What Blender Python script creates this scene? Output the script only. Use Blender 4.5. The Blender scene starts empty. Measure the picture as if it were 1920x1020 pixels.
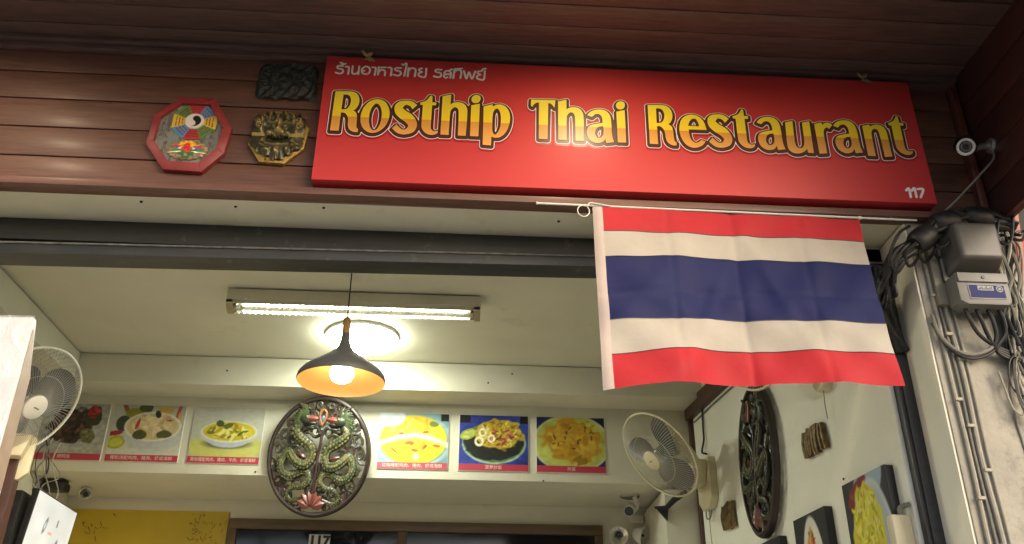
import bpy, bmesh, math, random
import numpy as np
from mathutils import Vector, Matrix

random.seed(11)
RNG = np.random.default_rng(11)
sc = bpy.context.scene
COL = sc.collection

# ------------------------------------------------------------------ camera
cam_d = bpy.data.cameras.new("camera")
cam = bpy.data.objects.new("camera", cam_d)
COL.objects.link(cam)
cam_d.sensor_width = 36.0
cam_d.lens = 32.02
cam_d.clip_start = 0.05
cam_d.clip_end = 500.0
_rt = Vector((0.998068, -0.061814, 0.006324))
_up = Vector((-0.034310, -0.463389, 0.885491))
_fw = Vector((0.051806, 0.883996, 0.464614))
cam.matrix_world = Matrix(((_rt.x, _up.x, -_fw.x, 0.0), (_rt.y, _up.y, -_fw.y, 0.0),
                           (_rt.z, _up.z, -_fw.z, 1.6), (0, 0, 0, 1)))
sc.camera = cam

# ------------------------------------------------------------------ world: dim evening sky
SUN_EL, SUN_AZ = math.radians(20.0), math.radians(142.0)
world = bpy.data.worlds.new("World")
sc.world = world
world.use_nodes = True
wn = world.node_tree
wn.nodes.clear()
_out = wn.nodes.new("ShaderNodeOutputWorld")
_bg = wn.nodes.new("ShaderNodeBackground")
_sky = wn.nodes.new("ShaderNodeTexSky")
_sky.sky_type = 'NISHITA'
_sky.sun_disc = False
_sky.air_density = 0.7
_sky.dust_density = 3.0
_sky.ozone_density = 0.4
_sky.sun_elevation = SUN_EL
_sky.sun_rotation = SUN_AZ
_bg.inputs['Strength'].default_value = 0.095
wn.links.new(_sky.outputs[0], _bg.inputs[0])
wn.links.new(_bg.outputs[0], _out.inputs[0])
sun_d = bpy.data.lights.new("sun", 'SUN')
sun_d.energy = 0.32
sun_d.angle = math.radians(18)
sun_d.color = (1.0, 0.9, 0.8)
sun = bpy.data.objects.new("sun", sun_d)
COL.objects.link(sun)
_sd = Vector((math.sin(SUN_AZ) * math.cos(SUN_EL), math.cos(SUN_AZ) * math.cos(SUN_EL), math.sin(SUN_EL)))
sun.rotation_euler = _sd.to_track_quat('Z', 'Y').to_euler()
sun.location = (0, -6, 6)

sc.view_settings.view_transform = 'Standard'
sc.view_settings.look = 'None'
sc.view_settings.exposure = 1.38
sc.view_settings.gamma = 1.0
sc.view_settings.use_curve_mapping = False
sc.render.engine = 'CYCLES'
sc.cycles.use_denoising = True
sc.cycles.max_bounces = 8
sc.cycles.sample_clamp_indirect = 6.0
sc.cycles.use_light_tree = True

# light levels of the lamps the place has
LED_POWER, TUBE_POWER, BULB_POWER, DOWNLIGHT_W = 28.0, 25.0, 7.5, 14.5


# ------------------------------------------------------------------ helpers: colour + materials
def S(r, g, b):
    return tuple(((c / 255.0) / 12.92 if c <= 10 else ((c / 255.0 + 0.055) / 1.055) ** 2.4) for c in (r, g, b))


MATS = {}


def _base(name):
    m = bpy.data.materials.new(name)
    m.use_nodes = True
    return m, m.node_tree, m.node_tree.nodes['Principled BSDF']


def mat(name, col, rough=0.6, metal=0.0, var=0.12, scale=14.0, bump=0.0, bscale=60.0, coat=0.0,
        stretch=(1, 1, 1), col2=None, spec=0.5, randomize=0.0, dirt=None, trans=0.0):
    """procedural surface: two-tone noise colour, roughness breakup, bump, optional grime"""
    if name in MATS:
        return MATS[name]
    m, nt, bs = _base(name)
    N, L = nt.nodes, nt.links
    tc = N.new('ShaderNodeTexCoord')
    mp = N.new('ShaderNodeMapping')
    mp.inputs['Scale'].default_value = stretch
    L.new(tc.outputs['Object'], mp.inputs[0])
    nz = N.new('ShaderNodeTexNoise')
    nz.inputs['Scale'].default_value = scale
    nz.inputs['Detail'].default_value = 6
    nz.inputs['Roughness'].default_value = 0.6
    L.new(mp.outputs[0], nz.inputs['Vector'])
    rp = N.new('ShaderNodeValToRGB')
    c2 = col2 or tuple(c * (1 - 2 * var) for c in col)
    rp.color_ramp.elements[0].position = 0.3
    rp.color_ramp.elements[1].position = 0.7
    rp.color_ramp.elements[0].color = (*c2, 1)
    rp.color_ramp.elements[1].color = (*col, 1)
    L.new(nz.outputs[0], rp.inputs[0])
    cur = rp.outputs[0]
    if randomize:
        oi = N.new('ShaderNodeObjectInfo')
        mr = N.new('ShaderNodeMapRange')
        mr.inputs['To Min'].default_value = 1 - randomize
        mr.inputs['To Max'].default_value = 1 + randomize
        L.new(oi.outputs['Random'], mr.inputs[0])
        mx = N.new('ShaderNodeMix')
        mx.data_type = 'RGBA'
        mx.blend_type = 'MULTIPLY'
        mx.inputs['Factor'].default_value = 1
        L.new(cur, mx.inputs['A'])
        L.new(mr.outputs[0], mx.inputs['B'])
        cur = mx.outputs['Result']
    if dirt:
        n2 = N.new('ShaderNodeTexNoise')
        n2.inputs['Scale'].default_value = dirt[1]
        n2.inputs['Detail'].default_value = 8
        n2.inputs['Roughness'].default_value = 0.7
        L.new(tc.outputs['Object'], n2.inputs['Vector'])
        r2 = N.new('ShaderNodeValToRGB')
        r2.color_ramp.elements[0].position = dirt[2]
        r2.color_ramp.elements[1].position = dirt[2] + 0.18
        L.new(n2.outputs[0], r2.inputs[0])
        mx = N.new('ShaderNodeMix')
        mx.data_type = 'RGBA'
        L.new(r2.outputs[0], mx.inputs['Factor'])
        mx.inputs['B'].default_value = (*dirt[0], 1)
        L.new(cur, mx.inputs['A'])
        cur = mx.outputs['Result']
    L.new(cur, bs.inputs['Base Color'])
    rr = N.new('ShaderNodeMapRange')
    rr.inputs['To Min'].default_value = max(0.02, rough - 0.1)
    rr.inputs['To Max'].default_value = min(1, rough + 0.1)
    L.new(nz.outputs[0], rr.inputs[0])
    L.new(rr.outputs[0], bs.inputs['Roughness'])
    bs.inputs['Metallic'].default_value = metal
    bs.inputs['Specular IOR Level'].default_value = spec
    bs.inputs['Coat Weight'].default_value = coat
    bs.inputs['Coat Roughness'].default_value = 0.25
    if trans:
        bs.inputs['Transmission Weight'].default_value = trans
    if bump:
        nb = N.new('ShaderNodeTexNoise')
        nb.inputs['Scale'].default_value = bscale
        nb.inputs['Detail'].default_value = 5
        L.new(mp.outputs[0], nb.inputs['Vector'])
        bp = N.new('ShaderNodeBump')
        bp.inputs['Strength'].default_value = bump
        bp.inputs['Distance'].default_value = 0.01
        L.new(nb.outputs[0], bp.inputs['Height'])
        L.new(bp.outputs[0], bs.inputs['Normal'])
    MATS[name] = m
    return m


def vmat(name, rough=0.5, metal=0.0, coat=0.0, bump=0.0, bscale=150.0):
    """colour comes from the mesh's own painted colours"""
    if name in MATS:
        return MATS[name]
    m, nt, bs = _base(name)
    N, L = nt.nodes, nt.links
    at = N.new('ShaderNodeAttribute')
    at.attribute_name = 'Col'
    L.new(at.outputs['Color'], bs.inputs['Base Color'])
    bs.inputs['Roughness'].default_value = rough
    bs.inputs['Metallic'].default_value = metal
    bs.inputs['Coat Weight'].default_value = coat
    bs.inputs['Coat Roughness'].default_value = 0.2
    if bump:
        tc = N.new('ShaderNodeTexCoord')
        nb = N.new('ShaderNodeTexNoise')
        nb.inputs['Scale'].default_value = bscale
        L.new(tc.outputs['Object'], nb.inputs['Vector'])
        bp = N.new('ShaderNodeBump')
        bp.inputs['Strength'].default_value = bump
        bp.inputs['Distance'].default_value = 0.005
        L.new(nb.outputs[0], bp.inputs['Height'])
        L.new(bp.outputs[0], bs.inputs['Normal'])
    MATS[name] = m
    return m


def emat(name, col, strength):
    if name in MATS:
        return MATS[name]
    m, nt, bs = _base(name)
    bs.inputs['Base Color'].default_value = (0.8, 0.8, 0.8, 1)
    bs.inputs['Emission Color'].default_value = (*col, 1)
    bs.inputs['Emission Strength'].default_value = strength
    MATS[name] = m
    return m


# ------------------------------------------------------------------ helpers: geometry
def spline(pts, n=6):
    P = [Vector(p) for p in pts]
    if len(P) < 3:
        return P
    P = [P[0] * 2 - P[1]] + P + [P[-1] * 2 - P[-2]]
    out = []
    for i in range(1, len(P) - 2):
        a, b, c, d = P[i - 1:i + 3]
        for k in range(n):
            t = k / n
            out.append(0.5 * (2 * b + (c - a) * t + (2 * a - 5 * b + 4 * c - d) * t * t + (3 * b - a - 3 * c + d) * t ** 3))
    out.append(P[-2])
    return out


class MB:
    def __init__(s):
        s.v, s.f, s.c = [], [], []

    def add(s, vs, fs, col=None):
        o = len(s.v)
        s.v += [tuple(p) for p in vs]
        s.f += [tuple(i + o for i in q) for q in fs]
        s.c += [col or (1, 1, 1)] * len(vs)
        return s

    def box(s, x0, x1, y0, y1, z0, z1, T=None, col=None):
        vs = [Vector(p) for p in ((x0, y0, z0), (x1, y0, z0), (x1, y1, z0), (x0, y1, z0), (x0, y0, z1), (x1, y0, z1), (x1, y1, z1), (x0, y1, z1))]
        if T:
            vs = [T @ p for p in vs]
        return s.add(vs, [(3, 2, 1, 0), (4, 5, 6, 7), (0, 1, 5, 4), (1, 2, 6, 5), (2, 3, 7, 6), (3, 0, 4, 7)], col)

    def tube(s, path, r, n=8, T=None, col=None, cols=None, flat=None):
        """swept circle; r may be a list; flat=(vector, k) squashes along a direction"""
        P = [Vector(p) for p in path]
        m = len(P)
        R = r if isinstance(r, (list, tuple)) else [r] * m
        nrm = None
        o = len(s.v)
        for i in range(m):
            d = (P[min(i + 1, m - 1)] - P[max(i - 1, 0)])
            if d.length < 1e-9:
                d = Vector((0, 0, 1))
            d.normalize()
            if nrm is None:
                a = Vector((0, 0, 1)) if abs(d.z) < 0.9 else Vector((1, 0, 0))
                nrm = d.cross(a).normalized()
            nrm = (nrm - d * nrm.dot(d))
            if nrm.length < 1e-6:
                nrm = d.orthogonal()
            nrm.normalize()
            b = d.cross(nrm)
            for k in range(n):
                a = 2 * math.pi * k / n
                off = (nrm * math.cos(a) + b * math.sin(a)) * R[i]
                if flat:
                    fv = Vector(flat[0])
                    off -= fv * off.dot(fv) * (1 - flat[1])
                p = P[i] + off
                s.v.append(tuple(T @ p) if T else tuple(p))
                s.c.append(cols[i] if cols else (col or (1, 1, 1)))
        for i in range(m - 1):
            for k in range(n):
                s.f.append((o + i * n + k, o + i * n + (k + 1) % n, o + (i + 1) * n + (k + 1) % n, o + (i + 1) * n + k))
        s.f.append(tuple(o + k for k in range(n))[::-1])
        s.f.append(tuple(o + (m - 1) * n + k for k in range(n)))
        return s

    def lathe(s, prof, n=32, T=None, col=None, closed=False):
        o = len(s.v)
        m = len(prof)
        for (r, z) in prof:
            for k in range(n):
                a = 2 * math.pi * k / n
                p = Vector((r * math.cos(a), r * math.sin(a), z))
                s.v.append(tuple(T @ p) if T else tuple(p))
                s.c.append(col or (1, 1, 1))
        for i in range(m if closed else m - 1):
            j = (i + 1) % m
            for k in range(n):
                s.f.append((o + i * n + k, o + i * n + (k + 1) % n, o + j * n + (k + 1) % n, o + j * n + k))
        return s

    def prism(s, poly, a0, a1, T=None, col=None):
        """poly (u,v) extruded along w from a0 to a1; local axes (u, v, w)"""
        n = len(poly)
        vs = [Vector((u, v, a0)) for u, v in poly] + [Vector((u, v, a1)) for u, v in poly]
        if T:
            vs = [T @ p for p in vs]
        fs = [tuple(range(n))[::-1], tuple(range(n, 2 * n))] + [(i, (i + 1) % n, n + (i + 1) % n, n + i) for i in range(n)]
        return s.add(vs, fs, col)

    def ball(s, c, r, T=None, col=None, n=12, m=8):
        r = r if isinstance(r, (tuple, list)) else (r, r, r)
        c = Vector(c)
        vs, fs = [], []
        for i in range(m + 1):
            th = math.pi * i / m
            for k in range(n):
                a = 2 * math.pi * k / n
                p = c + Vector((r[0] * math.sin(th) * math.cos(a), r[1] * math.sin(th) * math.sin(a), r[2] * math.cos(th)))
                vs.append(T @ p if T else p)
        for i in range(m):
            for k in range(n):
                fs.append((i * n + k, (i + 1) * n + k, (i + 1) * n + (k + 1) % n, i * n + (k + 1) % n))
        return s.add(vs, fs, col)

    def leaf(s, base, direction, side, up, L, W, th, col=None, n=8):
        d, sd, u = Vector(direction).normalized(), Vector(side).normalized(), Vector(up).normalized()
        P, R = [], []
        for i in range(n + 1):
            t = i / n
            P.append(Vector(base) + d * L * t)
            R.append(W * (math.sin(math.pi * t ** 0.8) ** 0.9) + 0.0008)
        o = len(s.v)
        for p, r in zip(P, R):
            for (a, b) in ((-1, 0), (-0.5, 0.7), (0, 1), (0.5, 0.7), (1, 0), (0, -0.3)):
                s.v.append(tuple(p + sd * r * a + u * th * b * r / W))
                s.c.append(col or (1, 1, 1))
        for i in range(n):
            for k in range(6):
                s.f.append((o + i * 6 + k, o + i * 6 + (k + 1) % 6, o + (i + 1) * 6 + (k + 1) % 6, o + (i + 1) * 6 + k))
        return s

    def mesh(s, name, bevel=0.0, smooth=True, bseg=2, weld=False):
        me = bpy.data.meshes.new(name)
        me.from_pydata(s.v, [], s.f)
        if any(c != (1, 1, 1) for c in s.c):
            at = me.color_attributes.new('Col', 'FLOAT_COLOR', 'POINT')
            at.data.foreach_set('color', np.array([(*c, 1.0) for c in s.c], dtype=np.float32).ravel())
        bm = bmesh.new()
        bm.from_mesh(me)
        if weld:
            bmesh.ops.remove_doubles(bm, verts=bm.verts, dist=1e-5)
        bmesh.ops.recalc_face_normals(bm, faces=bm.faces)
        if bevel:
            bmesh.ops.bevel(bm, geom=[e for e in bm.edges if len(e.link_faces) == 2 and e.calc_face_angle(0) > 0.6], offset=bevel, segments=bseg, affect='EDGES', profile=0.6, clamp_overlap=True)
        bm.to_mesh(me)
        bm.free()
        if smooth:
            me.polygons.foreach_set('use_smooth', [True] * len(me.polygons))
            me.set_sharp_from_angle(angle=math.radians(38))
        return me

    def build(s, name, m, parent=None, bevel=0.0, smooth=True, local=False, bseg=2, weld=False, kind=None, label=None):
        return put(name, s.mesh(name, bevel, smooth, bseg, weld), m, parent, local, kind, label)


def put(name, me, m, parent=None, local=False, kind=None, label=None):
    o = bpy.data.objects.new(name, me)
    if not me.materials:
        me.materials.append(m)
    COL.objects.link(o)
    if parent is not None:
        o.parent = parent
        if not local and parent.type == 'EMPTY':
            o.matrix_parent_inverse = parent.matrix_basis.inverted()
    if kind:
        o['kind'] = kind
    if label:
        o['label'] = label
    return o


def tag(o, label, cat, group=None):
    o['label'] = label
    o['category'] = cat
    if group:
        o['group'] = group
    return o


def thing(name, label, cat, loc=(0, 0, 0), group=None, M4=None):
    o = bpy.data.objects.new(name, None)
    o.empty_display_size = 0.05
    COL.objects.link(o)
    o.matrix_basis = M4 if M4 is not None else Matrix.Translation(loc)
    return tag(o, label, cat, group)


def copy_tree(o, parent=None):
    c = o.copy()
    COL.objects.link(c)
    if parent is not None:
        c.parent = parent
    for ch in [x for x in bpy.data.objects if x.parent == o]:
        copy_tree(ch, c)
    return c


def frame(loc, zdir, updir=(0, 0, 1), scale=(1, 1, 1)):
    """matrix whose local z looks along zdir and whose local y is as close to updir as can be"""
    z = Vector(zdir).normalized()
    x = Vector(updir).cross(z).normalized()
    y = z.cross(x)
    R = Matrix(((x.x, y.x, z.x), (x.y, y.y, z.y), (x.z, y.z, z.z))).to_4x4()
    return Matrix.Translation(loc) @ R @ Matrix.Diagonal((*scale, 1))


def text_mesh(body, size, bold=0.0, align='CENTER'):
    cu = bpy.data.curves.new('lettering', 'FONT')
    cu.body = body
    cu.size = size
    cu.offset = bold
    cu.align_x = align
    cu.align_y = 'CENTER'
    cu.resolution_u = 3
    o = bpy.data.objects.new('lettering', cu)
    COL.objects.link(o)
    bpy.context.view_layer.update()
    me = bpy.data.meshes.new_from_object(o.evaluated_get(bpy.context.evaluated_depsgraph_get()))
    bpy.data.objects.remove(o)
    bpy.data.curves.remove(cu)
    me.materials.clear()
    return me


# ---- flat lettering: outlines from distance fields on the sign's plane
def seg_dist(X, Y, a, b):
    ax, ay = a
    dx, dy = b[0] - ax, b[1] - ay
    L2 = dx * dx + dy * dy + 1e-18
    t = np.clip(((X - ax) * dx + (Y - ay) * dy) / L2, 0, 1)
    return np.hypot(X - ax - t * dx, Y - ay - t * dy)


def poly_sdf(X, Y, loops):
    d = np.full(X.shape, 1e9)
    ins = np.zeros(X.shape, bool)
    for lp in loops:
        n = len(lp)
        for i in range(n):
            a, b = lp[i], lp[(i + 1) % n]
            d = np.minimum(d, seg_dist(X, Y, a, b))
            if a[1] != b[1]:
                c = ((a[1] > Y) != (b[1] > Y)) & (X < (b[0] - a[0]) * (Y - a[1]) / (b[1] - a[1]) + a[0])
                ins ^= c
    return np.where(ins, -d, d)


def contours(F, xs, ys, level):
    G = F - level
    G = np.where(np.abs(G) < 1e-9, 1e-9, G)
    ny, nx = G.shape
    sg = G < 0
    act = np.argwhere((sg[:-1, :-1] != sg[1:, 1:]) | (sg[:-1, 1:] != sg[1:, :-1]) | (sg[:-1, :-1] != sg[:-1, 1:]))
    nxt = {}
    pt = {}

    def ep(j, i, e):
        if e == 0:
            a, b = (j, i), (j, i + 1)
        elif e == 1:
            a, b = (j, i + 1), (j + 1, i + 1)
        elif e == 2:
            a, b = (j + 1, i), (j + 1, i + 1)
        else:
            a, b = (j, i), (j + 1, i)
        k = (a, b)
        if k not in pt:
            t = G[a] / (G[a] - G[b])
            pt[k] = (xs[a[1]] + t * (xs[b[1]] - xs[a[1]]), ys[a[0]] + t * (ys[b[0]] - ys[a[0]]))
        return k
    for j, i in act:
        c = (sg[j, i], sg[j, i + 1], sg[j + 1, i + 1], sg[j + 1, i])
        es = [e for e, (p, q) in enumerate(((0, 1), (1, 2), (2, 3), (3, 0))) if c[p] != c[q]]
        prs = [(es[0], es[1])] if len(es) == 2 else ([(0, 1), (2, 3)] if (c[1] != (G[j:j + 2, i:i + 2].mean() < 0)) else [(0, 3), (1, 2)])
        for a, b in prs:
            ka, kb = ep(j, i, a), ep(j, i, b)
            nxt.setdefault(ka, []).append(kb)
            nxt.setdefault(kb, []).append(ka)
    loops = []
    seen = set()
    for st in list(nxt):
        if st in seen:
            continue
        lp, cur = [], st
        while cur is not None and cur not in seen:
            seen.add(cur)
            lp.append(pt[cur])
            cur = next((k for k in nxt[cur] if k not in seen), None)
        if len(lp) > 5:
            loops.append(lp)
    return loops


def fill_mesh(name, loops, y):
    """filled flat shape (with holes) in the plane y = const from loops of (x, z)"""
    cu = bpy.data.curves.new(name, 'CURVE')
    cu.dimensions = '2D'
    cu.fill_mode = 'FRONT'
    for lp in loops:
        sp = cu.splines.new('POLY')
        sp.points.add(len(lp) - 1)
        sp.points.foreach_set('co', np.array([(p[0], p[1], 0, 1) for p in lp], dtype=np.float32).ravel())
        sp.use_cyclic_u = True
    o = bpy.data.objects.new(name, cu)
    COL.objects.link(o)
    bpy.context.view_layer.update()
    me = bpy.data.meshes.new_from_object(o.evaluated_get(bpy.context.evaluated_depsgraph_get()))
    bpy.data.objects.remove(o)
    bpy.data.curves.remove(cu)
    me.transform(Matrix(((1, 0, 0, 0), (0, 0, -1, y), (0, 1, 0, 0), (0, 0, 0, 1))))
    me.materials.clear()
    me.name = name
    return me


def soften(lp):
    """round the gentle corners of an outline and keep the sharp ones"""
    out = []
    n = len(lp)
    for i in range(n):
        a, b, c = (Vector((*lp[i - 1], 0)), Vector((*lp[i], 0)), Vector((*lp[(i + 1) % n], 0)))
        u, w = (b - a), (c - b)
        ang = u.angle(w, 0) if u.length > 0 and w.length > 0 else 0
        if ang > 0.95:
            out.append((b.x, b.y))
        else:
            p, q = b.lerp(a, 0.25), b.lerp(c, 0.25)
            out += [(p.x, p.y), (q.x, q.y)]
    return out


# ---- small painter for printed pictures (the colours of a print, on a fine grid)
def vnoise(h, w, cells, seed):
    r = np.random.default_rng(seed).random((cells + 2, cells + 2))
    y = np.linspace(0, cells, h, endpoint=False)
    x = np.linspace(0, cells, w, endpoint=False)
    yi, xi = y.astype(int), x.astype(int)
    fy, fx = (y - yi)[:, None], (x - xi)[None, :]
    fy, fx = fy * fy * (3 - 2 * fy), fx * fx * (3 - 2 * fx)
    a, b = r[yi][:, xi], r[yi][:, xi + 1]
    c, d = r[yi + 1][:, xi], r[yi + 1][:, xi + 1]
    return (a * (1 - fx) + b * fx) * (1 - fy) + (c * (1 - fx) + d * fx) * fy


class Print:
    def __init__(s, nx, ny, col, aspect=1.0):
        s.nx, s.ny = nx, ny
        s.x, s.y = np.meshgrid(np.linspace(0, aspect, nx), np.linspace(0, 1, ny))
        s.img = np.ones((ny, nx, 3)) * np.array(col) / 255.0

    def over(s, mask, col):
        m = np.clip(mask, 0, 1)[..., None]
        s.img = s.img * (1 - m) + np.asarray(col) / 255.0 * m
        return s

    def ell(s, cx, cy, rx, ry, col, rot=0.0, soft=0.06, rag=0.0, seed=1, inner=None):
        c, n = math.cos(rot), math.sin(rot)
        u = ((s.x - cx) * c + (s.y - cy) * n) / rx
        v = (-(s.x - cx) * n + (s.y - cy) * c) / ry
        d = np.hypot(u, v)
        if rag:
            d = d + rag * (vnoise(s.ny, s.nx, 12, seed) - 0.5)
        m = np.clip((1 - d) / soft + 0.5, 0, 1)
        if inner:
            m = m * np.clip((d - inner) / soft + 0.5, 0, 1)
        return s.over(m, col)

    def grad(s, c0, c1, y0=0, y1=1):
        t = np.clip((s.y - y0) / (y1 - y0), 0, 1)[..., None]
        s.img = np.array(c0) / 255.0 * (1 - t) + np.array(c1) / 255.0 * t
        return s

    def bits(s, n, cx, cy, rx, ry, cols, size, seed, stretch=2.0):
        g = np.random.default_rng(seed)
        for i in range(n):
            a, r = g.random() * 6.283, math.sqrt(g.random())
            s.ell(cx + rx * r * math.cos(a), cy + ry * r * math.sin(a), size * (0.6 + 0.8 * g.random()) * stretch, size * (0.5 + 0.6 * g.random()),
                  cols[g.integers(len(cols))], g.random() * 3.14, 0.35)
        return s

    def mottle(s, amp, cells, seed):
        s.img = np.clip(s.img * (1 + amp * (vnoise(s.ny, s.nx, cells, seed) - 0.5))[..., None], 0, 1)
        return s

    def band(s, x0, x1, y0, y1, col):
        return s.over(((s.x >= x0) & (s.x <= x1) & (s.y >= y0) & (s.y <= y1)) * 1.0, col)

    def mesh(s, name, P):
        """P(u, v) -> world point, u and v in 0..1"""
        me = bpy.data.meshes.new(name)
        vs = [P(i / (s.nx - 1), j / (s.ny - 1)) for j in range(s.ny) for i in range(s.nx)]
        fs = [(j * s.nx + i, j * s.nx + i + 1, (j + 1) * s.nx + i + 1, (j + 1) * s.nx + i) for j in range(s.ny - 1) for i in range(s.nx - 1)]
        me.from_pydata([tuple(v) for v in vs], [], fs)
        lin = np.where(s.img <= 0.04045, s.img / 12.92, ((s.img + 0.055) / 1.055) ** 2.4)
        at = me.color_attributes.new('Col', 'FLOAT_COLOR', 'POINT')
        at.data.foreach_set('color', np.concatenate([lin, np.ones((s.ny, s.nx, 1))], 2).astype(np.float32).ravel())
        return me


# ------------------------------------------------------------------ shared materials
CREAM = mat('cream_paint', (0.63, 0.61, 0.475), 0.7, var=0.05, scale=3.0, bump=0.12, bscale=90, dirt=((0.44, 0.40, 0.28), 2.2, 0.6))
WHITEW = mat('white_wall_paint', (0.80, 0.79, 0.67), 0.72, var=0.03, scale=4.0, bump=0.12, bscale=80, dirt=((0.62, 0.60, 0.49), 3.0, 0.62))
CONC = mat('stained_render', (0.42, 0.395, 0.325), 0.8, var=0.12, scale=5.0, bump=0.35, bscale=45, dirt=((0.18, 0.165, 0.135), 6.0, 0.52))
WOOD = mat('varnished_timber', (0.142, 0.063, 0.042), 0.54, var=0.22, scale=9.0, stretch=(0.7, 9, 9), bump=0.16, bscale=18, coat=0.12, randomize=0.2, dirt=((0.22, 0.14, 0.11), 55.0, 0.70))
WOODD = mat('dark_timber', (0.070, 0.026, 0.021), 0.42, var=0.2, scale=9.0, stretch=(9, 0.7, 9), bump=0.10, bscale=14, coat=0.1, randomize=0.12)
WOODS = mat('soffit_timber', (0.125, 0.076, 0.064), 0.36, var=0.25, scale=9.0, stretch=(0.7, 9, 9), bump=0.10, bscale=14, coat=0.2, randomize=0.16)
TRIMW = mat('brown_trim', (0.085, 0.035, 0.025), 0.45, var=0.2, scale=10, stretch=(6, 6, 1), coat=0.1)
STEEL = mat('dark_grey_steel', (0.040, 0.043, 0.042), 0.5, var=0.2, scale=8, stretch=(0.5, 6, 6), bump=0.1, dirt=((0.13, 0.13, 0.12), 14.0, 0.60))
CREAMPL = mat('cream_plastic', (0.62, 0.56, 0.36), 0.4, var=0.06, scale=6)
WHITEPL = mat('white_plastic', (0.70, 0.69, 0.62), 0.38, var=0.05, scale=6)
BLACKPL = mat('black_plastic', (0.016, 0.016, 0.017), 0.42, var=0.2, scale=20)
GREYM = mat('grey_metal', (0.30, 0.30, 0.28), 0.42, metal=0.6, var=0.12, scale=12)
CABLEK = mat('black_cable', (0.014, 0.014, 0.014), 0.5, var=0.2, scale=30)
CABLEG = mat('grey_cable', (0.20, 0.195, 0.16), 0.6, var=0.15, scale=20)
CABLEW = mat('white_cable', (0.36, 0.34, 0.275), 0.55, var=0.12, scale=20)
GOLDP = mat('gold_paint', (0.46, 0.30, 0.075), 0.38, metal=0.55, var=0.2, scale=60, bump=0.25, bscale=220)
PRINT = vmat('printed_picture', 0.6, coat=0.0)
PRINT.node_tree.nodes['Principled BSDF'].inputs['Specular IOR Level'].default_value = 0.25
PAINTED = vmat('painted_carving', 0.42, coat=0.2)
GLASS_DK = mat('dark_glass', (0.010, 0.012, 0.013), 0.08, var=0.1, scale=2, spec=0.6)

# ------------------------------------------------------------------ ground
g = MB().box(-30, 30, -4.0, 3.2, -0.2, 0.0).build('pavement', mat('pavement_concrete', (0.44, 0.43, 0.40), 0.85, var=0.15, scale=3, bump=0.3, bscale=30))
g['kind'] = 'structure'
g = MB().box(-200, 200, -200, -4.0, -0.35, -0.13).build('road', mat('asphalt', (0.05, 0.05, 0.052), 0.9, var=0.2, scale=8, bump=0.4, bscale=120))
g['kind'] = 'structure'

# ------------------------------------------------------------------ the shop house
house = thing('shop_house', 'cream painted shop house room and concrete frame behind the red sign', 'building', (0, 4.5, 0))
MB().box(-3.3, 2.6, 3.2, 6.1, -0.2, 0.04).build('floor', mat('floor_tile', (0.52, 0.51, 0.46), 0.35, var=0.08, scale=4), house)
MB().box(-3.3, 2.6, 3.27, 6.1, 3.62, 3.75).build('ceiling', CREAM, house)
MB().box(-3.3, 2.6, 3.261, 3.33, 3.603, 3.6195).build('ceiling_edge', CREAM, house)
MB().box(-3.3, 2.105, 2.965, 3.26, 3.43, 4.6).build('header_beam', CREAM, house, bevel=0.006)
MB().box(-2.6, -2.2, 3.27, 5.40, 3.455, 3.615).build('beam', CREAM, house, bevel=0.006)
MB().box(-2.199, 1.75, 5.02, 5.40, 3.442, 3.616).build('beam', CREAM, house, bevel=0.008)
MB().box(-2.415, 1.405, 5.25, 5.95, 2.985, 3.46).build('bulkhead', CREAM, house, bevel=0.008)
MB().box(-3.3, 1.9, 5.85, 6.0, 0.03, 3.618).build('wall', CREAM, house)
MB().box(-2.56, -2.42, 3.27, 5.86, 0.03, 3.617).build('wall', CREAM, house)
MB().prism([(1.62, 3.165), (1.40, 5.27), (1.345, 5.86), (1.52, 5.86), (1.76, 3.165)], 0.03, 3.619).build('wall', WHITEW, house, smooth=False)
MB().box(1.20, 1.395, 5.22, 5.86, 0.03, 2.95).build('pilaster', CREAM, house, bevel=0.006)
MB().box(1.70, 2.11, 2.94, 3.45, 0.0, 3.425).build('pillar', CONC, house, bevel=0.012, label='stained rendered concrete pillar carrying the meter')
MB().box(1.6935, 1.7005, 2.948, 3.163, 0.0, 3.424).build('lit_plaster_return', mat('lit_return_paint', (0.84, 0.80, 0.66), 0.7, var=0.04, scale=3, bump=0.1, dirt=((0.55, 0.49, 0.37), 3.5, 0.6)), house)  # added slab: cream inner face of the pillar, coloured paler in place of light
MB().box(-3.3, -2.57, 2.95, 3.45, 0.0, 3.425).build('pillar', CREAM, house, bevel=0.01)
# dark timber along the right wall under the ceiling and down its far corner
wd = Vector((1.40 - 1.62, 5.27 - 3.165, 0)).normalized()
wn_ = Vector((-wd.y, wd.x, 0))                       # out of the right wall into the room


def on_wall(y, z, off=0.0):
    t = (y - 3.165) / (5.27 - 3.165)
    return Vector((1.62 + t * (1.40 - 1.62), y, z)) + wn_ * off


def wall_box(mb, y0, y1, z0, z1, o0, o1):
    vs = [on_wall(y, z, o) for z in (z0, z1) for (y, o) in ((y0, o0), (y1, o0), (y1, o1), (y0, o1))]
    return mb.add(vs, [(3, 2, 1, 0), (4, 5, 6, 7), (0, 1, 5, 4), (1, 2, 6, 5), (2, 3, 7, 6), (3, 0, 4, 7)])


wall_box(MB(), 3.4, 5.245, 3.375, 3.475, -0.004, 0.035).build('timber_trim', TRIMW, house, bevel=0.003)
wall_box(MB(), 5.205, 5.245, 2.96, 3.374, -0.004, 0.02).build('timber_trim', TRIMW, house, bevel=0.002)
wall_box(MB(), 5.18, 5.216, 0.05, 2.958, -0.004, 0.016).build('timber_trim', TRIMW, house, bevel=0.002)
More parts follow.
